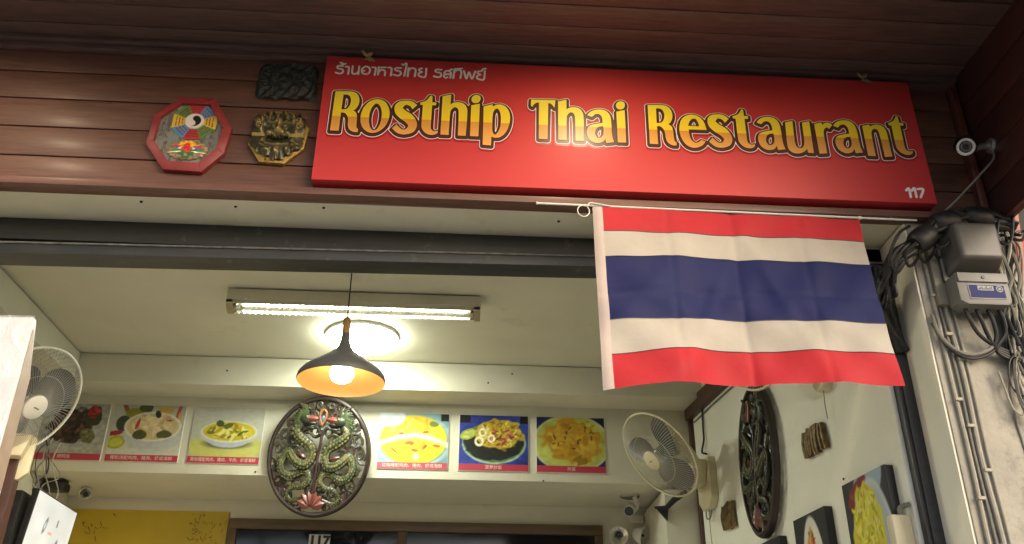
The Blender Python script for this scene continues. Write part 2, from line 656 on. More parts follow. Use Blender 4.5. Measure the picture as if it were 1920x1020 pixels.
# small nails and plugs left in the plaster
NAIL = MB().box(-0.0055, 0.004, -0.003, 0.003, -0.004, 0.004).mesh('nail', bevel=0.001)
for p in ((-0.88, 3.02, 3.428), (-1.23, 3.01, 3.428), (-0.545, 3.005, 3.428), (0.36, 3.04, 3.428)):
    put('nail', NAIL, BLACKPL, house).location = p
for (x, z) in ((-1.35, 3.53), (0.16, 3.50), (-1.16, 3.005), (0.50, 2.99), (0.30, 3.56)):
    n_ = put('nail', NAIL, BLACKPL, house)
    n_.location = (x, 5.247 if z < 3.44 else 5.018, z)
put('nail', NAIL, BLACKPL, house).location = on_wall(3.596, 2.588)

MB().box(-9.0, 9.0, 3.27, 3.5, 4.605, 9.0).build('upper_wall', CREAM, house)
MB().box(-9.0, -3.305, 3.0, 3.5, 0.0, 4.6).build('party_wall', CREAM, house)

# door and its frame in the back wall
door = thing('shop_door', 'dark glazed double door with brown timber frame under the bulkhead', 'door', (-0.24, 5.83, 0))
FR = mat('door_frame_timber', (0.115, 0.075, 0.035), 0.45, var=0.2, scale=8, stretch=(1, 6, 6))
MB().box(-1.40, 0.925, 5.80, 5.848, 2.80, 2.862).build('top_rail', FR, door, bevel=0.004)
for x in (-1.40, -0.355, 0.875):
    MB().box(x, x + 0.05, 5.802, 5.847, 0.04, 2.799).build('jamb', FR, door, bevel=0.003)
for (a, b) in ((-1.349, -0.356), (-0.304, 0.874)):
    MB().box(a, b, 5.825, 5.835, 0.04, 2.80).build('pane', GLASS_DK, door)
pl = MB().box(-0.905, -0.775, 5.818, 5.824, 2.69, 2.775).build('number_plate', mat('plate_white', (0.62, 0.62, 0.6), 0.4), door)
me = text_mesh('117', 0.085, 0.004)
me.transform(Matrix(((1, 0, 0, -0.84), (0, 0, -1, 5.8165), (0, 1, 0, 2.733), (0, 0, 0, 1))))
put('lettering', me, BLACKPL, pl)

# ------------------------------------------------------------------ steel shutter frame
sh = thing('shutter_frame', 'dark grey steel roller shutter header and guide across the shop opening', 'shutter frame', (1.68, 3.17, 0))


def lean(mb, k):
    mb.v = [(x, y, z + k * (x - 0.4)) for x, y, z in mb.v]
    return mb


lean(MB().box(-2.56, 1.70, 3.165, 3.255, 3.335, 3.4285), 0.0).build('header', STEEL, sh, bevel=0.003)
lean(MB().box(-2.56, 1.70, 3.150, 3.257, 3.292, 3.345), 0.013).build('header_flange', STEEL, sh, bevel=0.003)
lean(MB().tube([(-2.5, 3.146, 3.336), (1.70, 3.146, 3.336)], 0.004, 6), 0.013).build('weld_bead', mat('worn_steel', (0.19, 0.19, 0.18), 0.5, var=0.3, scale=30), sh)
MB().box(1.652, 1.698, 3.125, 3.164, 0.0, 3.33).build('guide', STEEL, sh, bevel=0.003)
MB().box(1.636, 1.654, 3.130, 3.164, 0.0, 3.33).build('guide_lip', BLACKPL, sh, bevel=0.002)

# ------------------------------------------------------------------ timber fascia, soffit, side panel
fas = thing('timber_fascia', 'red brown varnished board fascia behind the plaques and red sign', 'fascia', (-0.6, 2.95, 3.4))
zj = [(3.458, 3.5705), (3.5755, 3.7045), (3.7095, 3.8385), (3.8435, 3.9705), (3.9755, 4.098)]
for a, b in zj:
    MB().box(-3.3, 2.035, 2.942, 2.960, a, b).build('board', WOOD, fas, bevel=0.004)
MB().box(-3.3, 2.04, 2.9605, 2.9648, 3.43, 4.119).build('backing', WOODD, fas)
MB().prism([(2.895, 3.420), (2.962, 3.420), (2.962, 3.457), (2.915, 3.457), (2.895, 3.448)], -3.3, 2.035,
           T=Matrix(((0, 0, 1, 0), (1, 0, 0, 0), (0, 1, 0, 0), (0, 0, 0, 1)))).build('bottom_trim', WOOD, fas, bevel=0.003)
MB().prism([(2.002, 2.905), (2.034, 2.905), (2.034, 2.9415), (2.002, 2.9415)], 3.425, 4.072).build('corner_trim', mat('red_trim', (0.13, 0.04, 0.03), 0.42, var=0.2, scale=9, stretch=(9, 9, 0.8), coat=0.1), fas, bevel=0.006)

sof = thing('timber_soffit', 'dark brown plank soffit over the shopfront with stepped cornice', 'soffit', (-0.6, 2.0, 4.12))
PW = 0.118
PLK = MB().box(-3.3, 2.079, -PW + 0.0035, 0, 0, 0.02).mesh('plank', bevel=0.004)
for i in range(10):
    o = put('plank', PLK, WOODS, sof)
    o.location = (0, 2.94 - i * PW, 4.12 + (0.0015 if i % 3 == 1 else 0))
MB().box(-3.4, 2.3, 1.76, 3.0, 4.143, 4.3).build('backing', WOODD, sof)  # unseen slab above the planks, added to stop light leaking through
MB().box(-3.3, 2.035, 2.888, 2.9405, 4.098, 4.1195).build('cornice', WOODS, sof, bevel=0.005)
MB().box(-3.3, 2.035, 2.910, 2.9405, 4.074, 4.0975).build('cornice', WOODS, sof, bevel=0.005)
MB().box(-3.3, 2.3, 1.73, 1.76, 4.04, 4.3).build('unseen_front_board', WOODD, sof, bevel=0.004)  # unseen awning edge; its depth and drop are shaped to let sky light in

side = thing('timber_side_panel', 'near black brown timber end panel holding the outdoor camera', 'panel', (2.06, 2.3, 3.4))
for i in range(5):
    a = 3.405 + i * 0.143
    MB().box(2.04, 2.06, 1.76, 2.965, a, a + (0.1395 if i < 4 else 0.152)).build('board', WOODD, side, bevel=0.003)
MB().box(2.0605, 2.0785, 1.76, 2.965, 3.405, 4.128).build('backing', WOODD, side)

# recessed downlights in the soffit: their glare shows on the sign and on the boards
DL = mat('downlight_trim', (0.6, 0.6, 0.58), 0.35)
for x, kw, lab in ((0.50, 1.0, 'small recessed soffit downlight shining on the middle of the red sign'), (-1.95, 0.85, 'small recessed soffit downlight shining on the bare fascia boards')):
    t = thing('downlight', lab, 'downlight', (x, 2.25, 4.12))
    MB().lathe([(0.038, 4.1195), (0.052, 4.112), (0.056, 4.1195)], 28, T=Matrix.Translation((x, 2.25, 0))).build('trim_ring', DL, t)
    MB().lathe([(0.001, 4.1185), (0.0375, 4.1185)], 28, T=Matrix.Translation((x, 2.25, 0))).build('lens', emat('downlight_lens', (1.0, 0.78, 0.5), 6.0), t)
    ld = bpy.data.lights.new('downlight_lamp', 'SPOT')
    ld.energy = DOWNLIGHT_W * kw
    ld.color = (1.0, 0.76, 0.50)
    ld.spot_size = math.radians(150)
    ld.spot_blend = 1.0
    ld.shadow_soft_size = 0.05
    lo = bpy.data.objects.new('downlight_lamp', ld)
    COL.objects.link(lo)
    lo.parent = t
    lo.location = (0, 0, -0.02)
    lo.rotation_euler = (math.radians(18), 0, 0)          # gimbal lamp turned to the shopfront

# ------------------------------------------------------------------ neighbour's front past the side panel
nb = thing('neighbour_shopfront', 'reddish timber front of the next shop past the pillar', 'shopfront', (2.6, 3.1, 0))
NBW = mat('reddish_timber', (0.33, 0.105, 0.055), 0.5, var=0.25, scale=6, stretch=(8, 8, 0.6), randomize=0.2)
for i in range(30):
    MB().box(2.112 + i * 0.12, 2.228 + i * 0.12, 3.02, 3.05, 0.0, 3.42).build('board', NBW, nb, bevel=0.004)
MB().box(2.112, 9.0, 3.055, 3.09, 0.0, 4.6).build('backing', mat('dark_recess_paint', (0.03, 0.024, 0.022), 0.7), nb)
for k, (a, b) in enumerate((((2.20, 2.97, 3.70), (2.10, 2.97, 3.02)), ((2.22, 2.98, 3.42), (2.15, 2.985, 3.0)))):
    MB().tube(spline([a, Vector(a).lerp(Vector(b), 0.5) + Vector((0.0, -0.01, 0)), b], 6), 0.013, 6, flat=((0, 1, 0), 0.4)).build('strip', mat('orange_strip', (0.42, 0.13, 0.06), 0.5, var=0.2), nb)
for i, (x, z) in enumerate(((2.205, 3.615), (2.185, 3.53), (2.30, 3.66))):
    t = thing('hanging_lantern', 'small dull gold round lantern hanging at the neighbouring shopfront', 'lantern', (x, 2.99, z), 'gold lanterns of the next shop')
    MB().ball((0, 0, 0), (0.022, 0.022, 0.034), n=14).build('globe', mat('lantern_gold', (0.42, 0.36, 0.13), 0.5, var=0.2, scale=40), t, local=True)
    MB().tube([(0, 0, 0.03), (0, 0, 0.12)], 0.003, 6).build('string', BLACKPL, t, local=True)

# ------------------------------------------------------------------ the restaurant sign
GLYPHS = {
 'R': [[(3, 199), (62, 203), (80, 199), (94, 185), (101, 160), (98, 135), (88, 115), (80, 109), (91, 102), (97, 85), (98, 36), (100, 27), (107, 21), (105, 7), (89, 7), (73, 16), (65, 34), (64, 68), (59, 84), (48, 97), (34, 97), (33, 10), (0, 10)], [(36, 184), (50, 185), (61, 179), (67, 163), (67, 143), (61, 125), (52, 114), (34, 112)]],
 'o': [[(60, 90), (59, 113), (53, 134), (44, 152), (31, 164), (15, 170), (-1, 169), (-16, 161), (-31, 148), (-42, 129), (-49, 107), (-52, 84), (-51, 61), (-45, 40), (-36, 23), (-23, 12), (-8, 6), (8, 7), (23, 14), (37, 27), (49, 45), (56, 67)], [(29, 84), (29, 102), (26, 119), (22, 132), (16, 142), (9, 147), (2, 147), (-4, 141), (-10, 131), (-15, 116), (-18, 99), (-19, 81), (-18, 63), (-15, 47), (-11, 33), (-5, 24), (1, 19), (8, 20), (15, 25), (20, 35), (25, 49), (28, 66)]],
 's': [[(44, 148), (41, 151), (36, 156), (30, 162), (23, 166), (16, 168), (9, 169), (2, 169), (-5, 168), (-13, 167), (-20, 165), (-28, 162), (-35, 155), (-41, 147), (-44, 136), (-44, 125), (-42, 112), (-37, 101), (-31, 93), (-25, 87), (-19, 81), (-12, 75), (-5, 71), (-1, 67), (2, 65), (6, 61), (9, 57), (12, 53), (13, 52), (13, 51), (14, 49), (14, 47), (14, 45), (13, 41), (10, 36), (6, 32), (2, 29), (-2, 28), (-6, 29), (-11, 31), (-14, 33), (-18, 37), (-23, 42), (-28, 48), (-31, 53), (-47, 32), (-43, 28), (-38, 22), (-31, 15), (-23, 10), (-16, 7), (-8, 6), (-1, 5), (7, 6), (14, 8), (23, 11), (31, 15), (38, 21), (43, 30), (47, 40), (48, 52), (47, 64), (43, 75), (38, 85), (32, 94), (26, 101), (18, 108), (11, 112), (6, 115), (2, 118), (-2, 122), (-6, 126), (-9, 129), (-9, 129), (-10, 128), (-10, 129), (-11, 130), (-11, 131), (-11, 134), (-8, 139), (-5, 144), (-1, 147), (3, 148), (7, 147), (12, 145), (15, 143), (18, 141), (21, 136), (24, 131), (26, 127)]],
 't': [[(-3, 198), (5, 197), (6, 166), (22, 166), (21, 152), (6, 151), (5, 51), (6, 38), (13, 29), (22, 26), (34, 30), (33, 18), (20, 9), (2, 8), (-16, 17), (-28, 34), (-32, 51), (-30, 150), (-41, 151), (-42, 162), (-30, 166), (-15, 175)]],
 'h': [[(1, 197), (35, 209), (34, 159), (45, 169), (65, 174), (86, 167), (98, 150), (102, 127), (98, 11), (67, 11), (68, 126), (62, 143), (51, 147), (40, 138), (33, 123), (32, 12), (0, 12)]],
 'i': [[(38, 193), (37, 198), (36, 204), (33, 208), (28, 211), (23, 213), (18, 212), (13, 210), (9, 207), (5, 202), (2, 197), (1, 191), (1, 185), (3, 179), (6, 175), (10, 172), (15, 171), (20, 171), (26, 173), (30, 176), (34, 181), (36, 187)], [(1, 159), (35, 169), (33, 11), (0, 11)]],
 'p': [[(0, 156), (36, 170), (35, 158), (52, 169), (70, 171), (89, 160), (102, 135), (106, 102), (100, 62), (86, 29), (66, 10), (46, 7), (33, 13), (32, -29), (0, -27)], [(36, 123), (44, 144), (54, 150), (64, 139), (69, 110), (68, 70), (61, 40), (49, 22), (40, 26), (35, 48)]],
 'T': [[(-29, 201), (68, 203), (64, 165), (57, 176), (48, 186), (39, 187), (34, 12), (0, 12), (2, 188), (-9, 186), (-19, 176), (-25, 165), (-31, 170)]],
 'a': [[(-101, 136), (-89, 153), (-70, 164), (-45, 168), (-23, 161), (-10, 142), (-6, 112), (-7, 42), (0, 11), (-30, 6), (-33, 27), (-40, 13), (-56, 4), (-76, 4), (-96, 18), (-105, 42), (-104, 67), (-94, 85), (-73, 94), (-41, 101), (-41, 123), (-46, 138), (-57, 145), (-70, 142), (-83, 128)], [(-39, 85), (-59, 82), (-71, 66), (-74, 44), (-65, 28), (-53, 28), (-42, 40), (-38, 58)]],
 'e': [[(85, 39), (102, 33), (90, 14), (67, 1), (46, -1), (23, 10), (6, 41), (0, 81), (6, 121), (22, 147), (44, 160), (65, 162), (89, 151), (105, 127), (111, 88), (39, 87), (39, 65), (44, 38), (57, 24), (70, 25)], [(38, 105), (45, 128), (59, 142), (72, 140), (81, 121), (82, 104)]],
 'u': [[(0, 143), (31, 152), (27, 61), (28, 33), (36, 20), (50, 19), (62, 33), (66, 61), (69, 145), (100, 154), (96, -2), (73, -1), (72, 17), (56, 1), (36, -7), (14, -6), (-2, 7), (-7, 29)]],
 'r': [[(0, 141), (32, 151), (33, 139), (51, 152), (67, 149), (74, 140), (59, 120), (48, 127), (37, 117), (32, 100), (32, 0), (0, -4)]],
 'n': [[(1, 142), (32, 151), (33, 141), (56, 153), (78, 151), (95, 134), (98, 103), (98, -2), (67, -6), (66, 109), (60, 127), (47, 130), (35, 119), (32, 97), (31, -4), (0, -4)]],
}
LETTERS = [('R', -534), ('o', -372), ('s', -252), ('t', -156), ('h', -112), ('i', 2), ('p', 52), ('T', 269), ('h', 346), ('a', 563), ('i', 578), ('R', 704), ('e', 825), ('s', 987), ('t', 1089), ('a', 1243), ('u', 1259), ('r', 1377), ('a', 1555), ('n', 1573), ('t', 1726)]
THAI = [[(-513, 4016), (-531, 4016), (-536, 4009), (-530, 4002), (-517, 4000), (-511, 3991), (-514, 3981), (-525, 3977), (-539, 3981)], [(-525, 4033), (-517, 4030), (-518, 4024), (-504, 4028)], [(-502, 4013), (-493, 4013), (-489, 4007), (-490, 3977)], [(-475, 4018), (-475, 3987), (-469, 3979), (-457, 3981), (-451, 3991)], [(-449, 4018), (-450, 3978)], [(-427, 3997), (-436, 3996), (-437, 4004), (-430, 4015), (-419, 4019), (-409, 4012), (-405, 4000), (-410, 3985), (-420, 3980), (-433, 3984), (-437, 3995)], [(-397, 4016), (-387, 4016), (-383, 4009), (-385, 3978)], [(-372, 4019), (-372, 3980)], [(-371, 3993), (-363, 4004), (-351, 4004), (-345, 3997), (-345, 3978)], [(-364, 4017), (-344, 4019)], [(-334, 4019), (-324, 4018), (-320, 4011), (-321, 3979)], [(-283, 4019), (-302, 4018), (-307, 4012), (-301, 4005), (-288, 4003), (-282, 3994), (-286, 3983), (-296, 3980), (-311, 3984)], [(-280, 4039), (-274, 4036), (-262, 4042), (-268, 3980)], [(-253, 4021), (-254, 3979)], [(-253, 4004), (-245, 4019), (-231, 4020), (-224, 4011), (-226, 3980)], [(-199, 4022), (-209, 4019), (-209, 4010), (-199, 4004), (-209, 3998), (-212, 3988), (-203, 3980), (-184, 3981), (-182, 4022)], [(-121, 4020), (-140, 4020), (-145, 4013), (-140, 4006), (-126, 4004), (-121, 3995), (-124, 3985), (-135, 3981), (-150, 3985)], [(-110, 4003), (-103, 4014), (-89, 4014), (-83, 4003), (-84, 3980)], [(-84, 3998), (-103, 3998), (-110, 3989), (-104, 3979), (-96, 3983)], [(-91, 4016), (-80, 4025)], [(-70, 4023), (-72, 3980)], [(-71, 4005), (-62, 4020), (-48, 4022), (-41, 4013), (-44, 3982)], [(-68, 4027), (-39, 4031)], [(-31, 4019), (-20, 3981), (-10, 4014), (2, 3981), (15, 4020)], [(36, 4022), (26, 4019), (25, 4010), (36, 4004), (25, 3998), (22, 3987), (31, 3980), (50, 3981), (53, 4023)], [(56, 4036), (46, 4033), (41, 4023)]]
NUM = [[(1696, 3529), (1709, 3538), (1708, 3499)], [(1719, 3529), (1731, 3540), (1731, 3500)], [(1743, 3537), (1765, 3537), (1748, 3500)]]
SX0, SX1, SZ0, SZ1, SY = -0.582, 1.810, 3.475, 4.066, 2.880
sign = thing('restaurant_sign', 'long red box sign with gold Rosthip Thai Restaurant lettering and Thai script', 'sign', ((SX0 + SX1) / 2, SY, SZ0))
RED = mat('sign_red_vinyl', (0.58, 0.046, 0.044), 0.50, var=0.03, scale=2.0, col2=(0.52, 0.040, 0.040), spec=0.35)
MB().box(SX0, SX1, SY, 2.9415, SZ0, SZ1).build('sign_box', RED, sign, bevel=0.003)
m, nt, bs = _base('gold_print')
tc = nt.nodes.new('ShaderNodeTexCoord')
sx = nt.nodes.new('ShaderNodeSeparateXYZ')
mr = nt.nodes.new('ShaderNodeMapRange')
mr.inputs['From Min'].default_value, mr.inputs['From Max'].default_value = 3.64, 3.90
rp = nt.nodes.new('ShaderNodeValToRGB')
E_ = rp.color_ramp.elements
E_[0].position, E_[0].color = 0.0, (*S(240, 178, 92), 1)
E_[1].position, E_[1].color = 1.0, (*S(235, 220, 60), 1)
for p, c in ((0.487, S(214, 150, 62)), (0.493, S(240, 205, 40))):
    e = E_.new(p)
    e.color = (*c, 1)
nt.links.new(tc.outputs['Object'], sx.inputs[0])
nt.links.new(sx.outputs[2], mr.inputs[0])
nt.links.new(mr.outputs[0], rp.inputs[0])
nt.links.new(rp.outputs[0], bs.inputs['Base Color'])
bs.inputs['Roughness'].default_value = 0.36
GOLDPRINT = m
BROWNP = mat('brown_print', (0.080, 0.024, 0.019), 0.36, var=0.03)
DARKP = mat('dark_outline_print', (0.045, 0.010, 0.010), 0.36, var=0.03)
WHITEP = mat('white_print', (0.86, 0.82, 0.78), 0.38, var=0.03)
SHADEP = mat('deep_red_print', (0.36, 0.014, 0.018), 0.36, var=0.03)
loops_all = []
for ch, x0 in LETTERS:
    lps = [soften([((x + x0) / 1000.0, z / 1000.0 + 3.688) for x, z in c]) for c in GLYPHS[ch]]
    loops_all.append(lps)
    put('letter', fill_mesh('letter', lps, SY - 0.0030), GOLDPRINT, sign)
for word in (loops_all[0:7], loops_all[7:11], loops_all[11:]):
    xs_ = [p[0] for l in word for c in l for p in c]
    zs_ = [p[1] for l in word for c in l for p in c]
    st = 0.0022
    gx = np.arange(min(xs_) - 0.035, max(xs_) + 0.035, st)
    gz = np.arange(min(zs_) - 0.045, max(zs_) + 0.035, st)
    X, Z = np.meshgrid(gx, gz)
    F = np.full(X.shape, 1e9)
    for l in word:
        a0 = min(p[0] for c in l for p in c) - 0.05
        a1 = max(p[0] for c in l for p in c) + 0.05
        i0, i1 = np.searchsorted(gx, a0), np.searchsorted(gx, a1)
        F[:, i0:i1] = np.minimum(F[:, i0:i1], poly_sdf(X[:, i0:i1], Z[:, i0:i1], l))
    put('letter_keyline', fill_mesh('letter_keyline', contours(F, gx, gz, 0.0034), SY - 0.0024), DARKP, sign)
    for nm, lev, dz, yy, mm in (('letter_body', 0.0108, -0.0052, 0.0018, BROWNP), ('letter_border', 0.0134, -0.0053, 0.0012, WHITEP), ('letter_drop_tone', 0.0168, -0.012, 0.0006, SHADEP)):
        lp = [[(x, z + dz) for x, z in l] for l in contours(F, gx, gz, lev)]
        put(nm, fill_mesh(nm, lp, SY - yy), mm, sign)


def stroke_text(name, strokes, hw, parent, m, y):
    pts = [[(x / 1000.0, z / 1000.0) for x, z in s] for s in strokes]
    sm = [[(p.x, p.y) for p in spline([(a, b, 0) for a, b in s], 4)] for s in pts]
    ax = [p[0] for s in sm for p in s]
    az = [p[1] for s in sm for p in s]
    gx = np.arange(min(ax) - 0.02, max(ax) + 0.02, 0.0015)
    gz = np.arange(min(az) - 0.02, max(az) + 0.02, 0.0015)
    X, Z = np.meshgrid(gx, gz)
    F = np.full(X.shape, 1e9)
    for s in sm:
        i0, i1 = np.searchsorted(gx, min(p[0] for p in s) - 0.02), np.searchsorted(gx, max(p[0] for p in s) + 0.02)
        for a, b in zip(s[:-1], s[1:]):
            F[:, i0:i1] = np.minimum(F[:, i0:i1], seg_dist(X[:, i0:i1], Z[:, i0:i1], a, b))
    return put(name, fill_mesh(name, contours(F, gx, gz, hw), y), m, parent)


stroke_text('thai_lettering', THAI, 0.0040, sign, WHITEP, SY - 0.002)
stroke_text('number_lettering', NUM, 0.0050, sign, WHITEP, SY - 0.002)

# two small dried sprigs tucked over the sign's top edge
for x, z, lab, c in ((-0.418, 4.058, 'small gold dried leaf sprig tucked over sign above Thai script', (0.55, 0.34, 0.10)), (1.614, 4.066, 'small dull dried leaf sprig tucked over sign at its dark end', (0.26, 0.20, 0.12))):  # same sprig twice; the second colour has shade mixed into it
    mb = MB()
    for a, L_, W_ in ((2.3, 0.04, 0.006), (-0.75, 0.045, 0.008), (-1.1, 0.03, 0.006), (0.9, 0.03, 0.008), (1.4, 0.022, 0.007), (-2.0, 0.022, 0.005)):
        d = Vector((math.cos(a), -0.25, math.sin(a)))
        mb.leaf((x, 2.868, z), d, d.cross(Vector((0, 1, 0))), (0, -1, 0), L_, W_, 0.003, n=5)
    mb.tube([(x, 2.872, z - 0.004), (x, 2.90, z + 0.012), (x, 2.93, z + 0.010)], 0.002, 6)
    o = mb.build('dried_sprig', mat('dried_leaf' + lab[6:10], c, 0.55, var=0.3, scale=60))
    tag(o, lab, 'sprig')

# ------------------------------------------------------------------ octagonal mirror plaque
YZ = Matrix(((1, 0, 0, 0), (0, 0, -1, 0), (0, 1, 0, 0), (0, 0, 0, 1)))    # (u, v, w) -> (x, -w, z)


def wall_T(x, y, z, rot=0.0):
    return Matrix.Translation((x, y, z)) @ YZ @ Matrix.Rotation(rot, 4, 'Z')


bag = thing('mirror_plaque', 'octagonal mirror plaque with red frame and yin yang on the fascia boards', 'plaque', (-1.07, 2.94, 3.69))
oct_ = [(-1.137, 3.856), (-1.0, 3.856), (-0.918, 3.722), (-0.930, 3.600), (-1.0, 3.513), (-1.143, 3.518), (-1.228, 3.633), (-1.220, 3.768)]
oc = Vector((sum(p[0] for p in oct_) / 8, sum(p[1] for p in oct_) / 8))
inn = [tuple(oc + (Vector(p) - oc) * 0.80) for p in oct_]
REDF = mat('red_lacquer', (0.30, 0.035, 0.035), 0.45, var=0.15, scale=20, bump=0.1)
T0 = Matrix(((1, 0, 0, 0), (0, 0, 1, 0), (0, 1, 0, 0), (0, 0, 0, 1)))     # (u, v, w) -> (x, w, z)
for i in range(8):
    j = (i + 1) % 8
    q = [oct_[i], oct_[j], inn[j], inn[i]]
    mb = MB()
    vs = [(q[0][0], 2.941, q[0][1]), (q[1][0], 2.941, q[1][1]), (q[2][0], 2.941, q[2][1]), (q[3][0], 2.941, q[3][1])]
    vs += [(q[0][0], 2.918, q[0][1]), (q[1][0], 2.918, q[1][1]), (q[2][0], 2.908, q[2][1]), (q[3][0], 2.908, q[3][1])]
    mb.add(vs, [(0, 1, 2, 3), (7, 6, 5, 4), (0, 4, 5, 1), (1, 5, 6, 2), (2, 6, 7, 3), (3, 7, 4, 0)])
    mb.build('frame_side', REDF, bag, bevel=0.002)
MB().prism(inn, 2.924, 2.941, T=T0).build('mirror', mat('old_mirror', (0.42, 0.45, 0.40), 0.28, metal=0.55, var=0.25, scale=16, stretch=(3, 1, 1), dirt=((0.20, 0.16, 0.13), 14.0, 0.58)), bag)
bx, bz = -1.063, 3.745
cols = [(0.46, 0.05, 0.045), (0.10, 0.26, 0.48), (0.72, 0.48, 0.05), (0.10, 0.27, 0.07)]
names = ['red', 'blue', 'yellow', 'green']
for i in range(8):
    a0, a1 = math.radians(112.5 - 45 * i), math.radians(67.5 - 45 * i)
    c = [0, 1, 2, 3, 0, 1, 2, 3][i]
    R0, R1 = 0.032, 0.090
    q = [(bx + R0 * math.cos(a0), bz + R0 * math.sin(a0)), (bx + R1 * math.cos(a0), bz + R1 * math.sin(a0)), (bx + R1 * math.cos(a1), bz + R1 * math.sin(a1)), (bx + R0 * math.cos(a1), bz + R0 * math.sin(a1))]
    sec = MB().prism(q, 2.9215, 2.9245, T=T0).build('trigram_tile', mat('tile_' + names[c], cols[c], 0.4, var=0.1), bag)
    am = (a0 + a1) / 2
    ct, cr = Vector((math.cos(am), math.sin(am))), Vector((-math.sin(am), math.cos(am)))
    mb = MB()
    for k in range(3):
        rr = 0.046 + 0.0115 * k
        hw = rr * 0.33
        segs = [(-hw, hw)] if (i + k) % 2 else [(-hw, -0.002), (0.002, hw)]
        for s0, s1 in segs:
            pts = [Vector((bx, bz)) + ct * (rr + d) + cr * s for d, s in ((-0.0018, s0), (0.0018, s0), (0.0018, s1), (-0.0018, s1))]
            mb.prism([tuple(p) for p in pts], 2.9205, 2.9216, T=T0)
    mb.build('trigram_bars', mat('trigram_dark', tuple(0.5 * v for v in cols[c]), 0.5), sec)
yy = MB().lathe([(0.0005, 0.0), (0.034, 0.0), (0.036, 0.002), (0.036, 0.008)], 36, T=wall_T(bx, 2.9245, bz) @ Matrix.Rotation(math.pi, 4, 'X') @ Matrix.Translation((0, 0, -0.008))).build('yin_yang', mat('yy_white', (0.72, 0.66, 0.58), 0.4, var=0.03), bag)
r_ = 0.026
half = [(r_ * math.cos(a), r_ * math.sin(a)) for a in np.linspace(-math.pi / 2, math.pi / 2, 18)]
half += [(r_ / 2 * math.cos(a), r_ / 2 + r_ / 2 * math.sin(a)) for a in np.linspace(math.pi / 2, 1.5 * math.pi, 10)[1:]]
half += [(r_ / 2 * math.cos(a), -r_ / 2 + r_ / 2 * math.sin(a)) for a in np.linspace(math.pi / 2, -math.pi / 2, 10)[1:-1]]
rt = -0.5
rot2 = lambda p: (bx + p[0] * math.cos(rt) - p[1] * math.sin(rt), bz + p[0] * math.sin(rt) + p[1] * math.cos(rt))
put('yin_half', fill_mesh('yin_half', [[rot2(p) for p in half]], 2.9150), BLACKPL, yy)
for s_, mm in ((1, BLACKPL), (-1, MATS['yy_white'])):
    put('yin_dot', fill_mesh('yin_dot', [[rot2((0.004 * math.cos(a), s_ * r_ / 2 + 0.004 * math.sin(a))) for a in np.linspace(0, 6.283, 14, endpoint=False)]], 2.9140), mm, yy)
# painted lion head medallion
lx, lz = -1.068, 3.610
p = Print(72, 46, (150, 125, 90), aspect=1.6)
p.ell(0.8, 0.5, 0.66, 0.40, (92, 118, 60), rag=0.3, seed=3).ell(0.8, 0.74, 0.5, 0.20, (226, 166, 50), rag=0.3, seed=4, soft=0.15)
p.ell(0.8, 0.48, 0.22, 0.26, (205, 50, 45), rag=0.5, seed=5)
for s_ in (-1, 1):
    p.ell(0.8 + s_ * 0.45, 0.62, 0.16, 0.10, (190, 48, 45), rag=0.3).ell(0.8 + s_ * 0.36, 0.5, 0.13, 0.10, (70, 100, 150), rag=0.3).ell(0.8 + s_ * 0.27, 0.52, 0.06, 0.05, (240, 235, 220))
    p.ell(0.8 + s_ * 0.42, 0.33, 0.26, 0.13, (50, 100, 45), rag=0.4).ell(0.8 + s_ * 0.50, 0.33, 0.24, 0.045, (238, 230, 190))
p.ell(0.8, 0.22, 0.26, 0.14, (58, 104, 50), rag=0.4).ell(0.8, 0.2, 0.08, 0.06, (150, 160, 90)).mottle(0.5, 16, 8)


def med(u, v):
    a, b = 2 * u - 1, 2 * v - 1
    d = math.hypot(a, b)
    k = 1.0 if d < 1e-6 else max(abs(a), abs(b)) / d
    a, b = a * k, b * k
    rr = math.hypot(a, b)
    sc_ = 1 + 0.035 * math.cos(18 * math.atan2(b, a)) * rr
    return Vector((lx + a * 0.078 * sc_, 2.922 - 0.012 * math.sqrt(max(0, 1 - rr ** 2)) - 0.003 * math.sin(14 * a) * math.cos(9 * b) * (1 - rr), lz + b * 0.046 * sc_))


put('lion_medallion', p.mesh('lion_medallion', med), PAINTED, bag)
for s_ in (-1, 1):
    mb = MB()
    for k in range(4):
        zz = 3.73 - 0.028 * k
        for q in range(3):
            mb.tube([(oc.x + s_ * 0.085 + RNG.uniform(-.008, .008), 2.9225, zz + RNG.uniform(-.008, .008)), (oc.x + s_ * 0.085 + RNG.uniform(-.009, .009), 2.9225, zz + RNG.uniform(-.01, .01))], 0.0014, 5)
    mb.build('red_script', mat('red_script_paint', (0.26, 0.06, 0.05), 0.5), bag)


# ------------------------------------------------------------------ relief plaques
def relief(name, nx, ny, P, hfun, mask, cfun, m, parent):
    """heightfield carving: P(u, v, h) -> world; cells outside the mask are left away"""
    u = np.linspace(-1, 1, nx)
    v = np.linspace(-1, 1, ny)
    U, V = np.meshgrid(u, v)
    H = hfun(U, V)
    K = mask(U, V)
    C = cfun(U, V, H)
    idx = -np.ones(U.shape, int)
    vs, fs, cs = [], [], []
    for j in range(ny - 1):
        for i in range(nx - 1):
            if K[j, i] and K[j + 1, i] and K[j, i + 1] and K[j + 1, i + 1]:
                q = []
                for (b, a) in ((j, i), (j, i + 1), (j + 1, i + 1), (j + 1, i)):
                    if idx[b, a] < 0:
                        idx[b, a] = len(vs)
                        vs.append(tuple(P(U[b, a], V[b, a], H[b, a])))
                        cs.append(tuple(C[b, a]))
                    q.append(idx[b, a])
                fs.append(tuple(q))
    mb = MB()
    mb.v, mb.f, mb.c = vs, fs, cs
    return mb.build(name, m, parent)


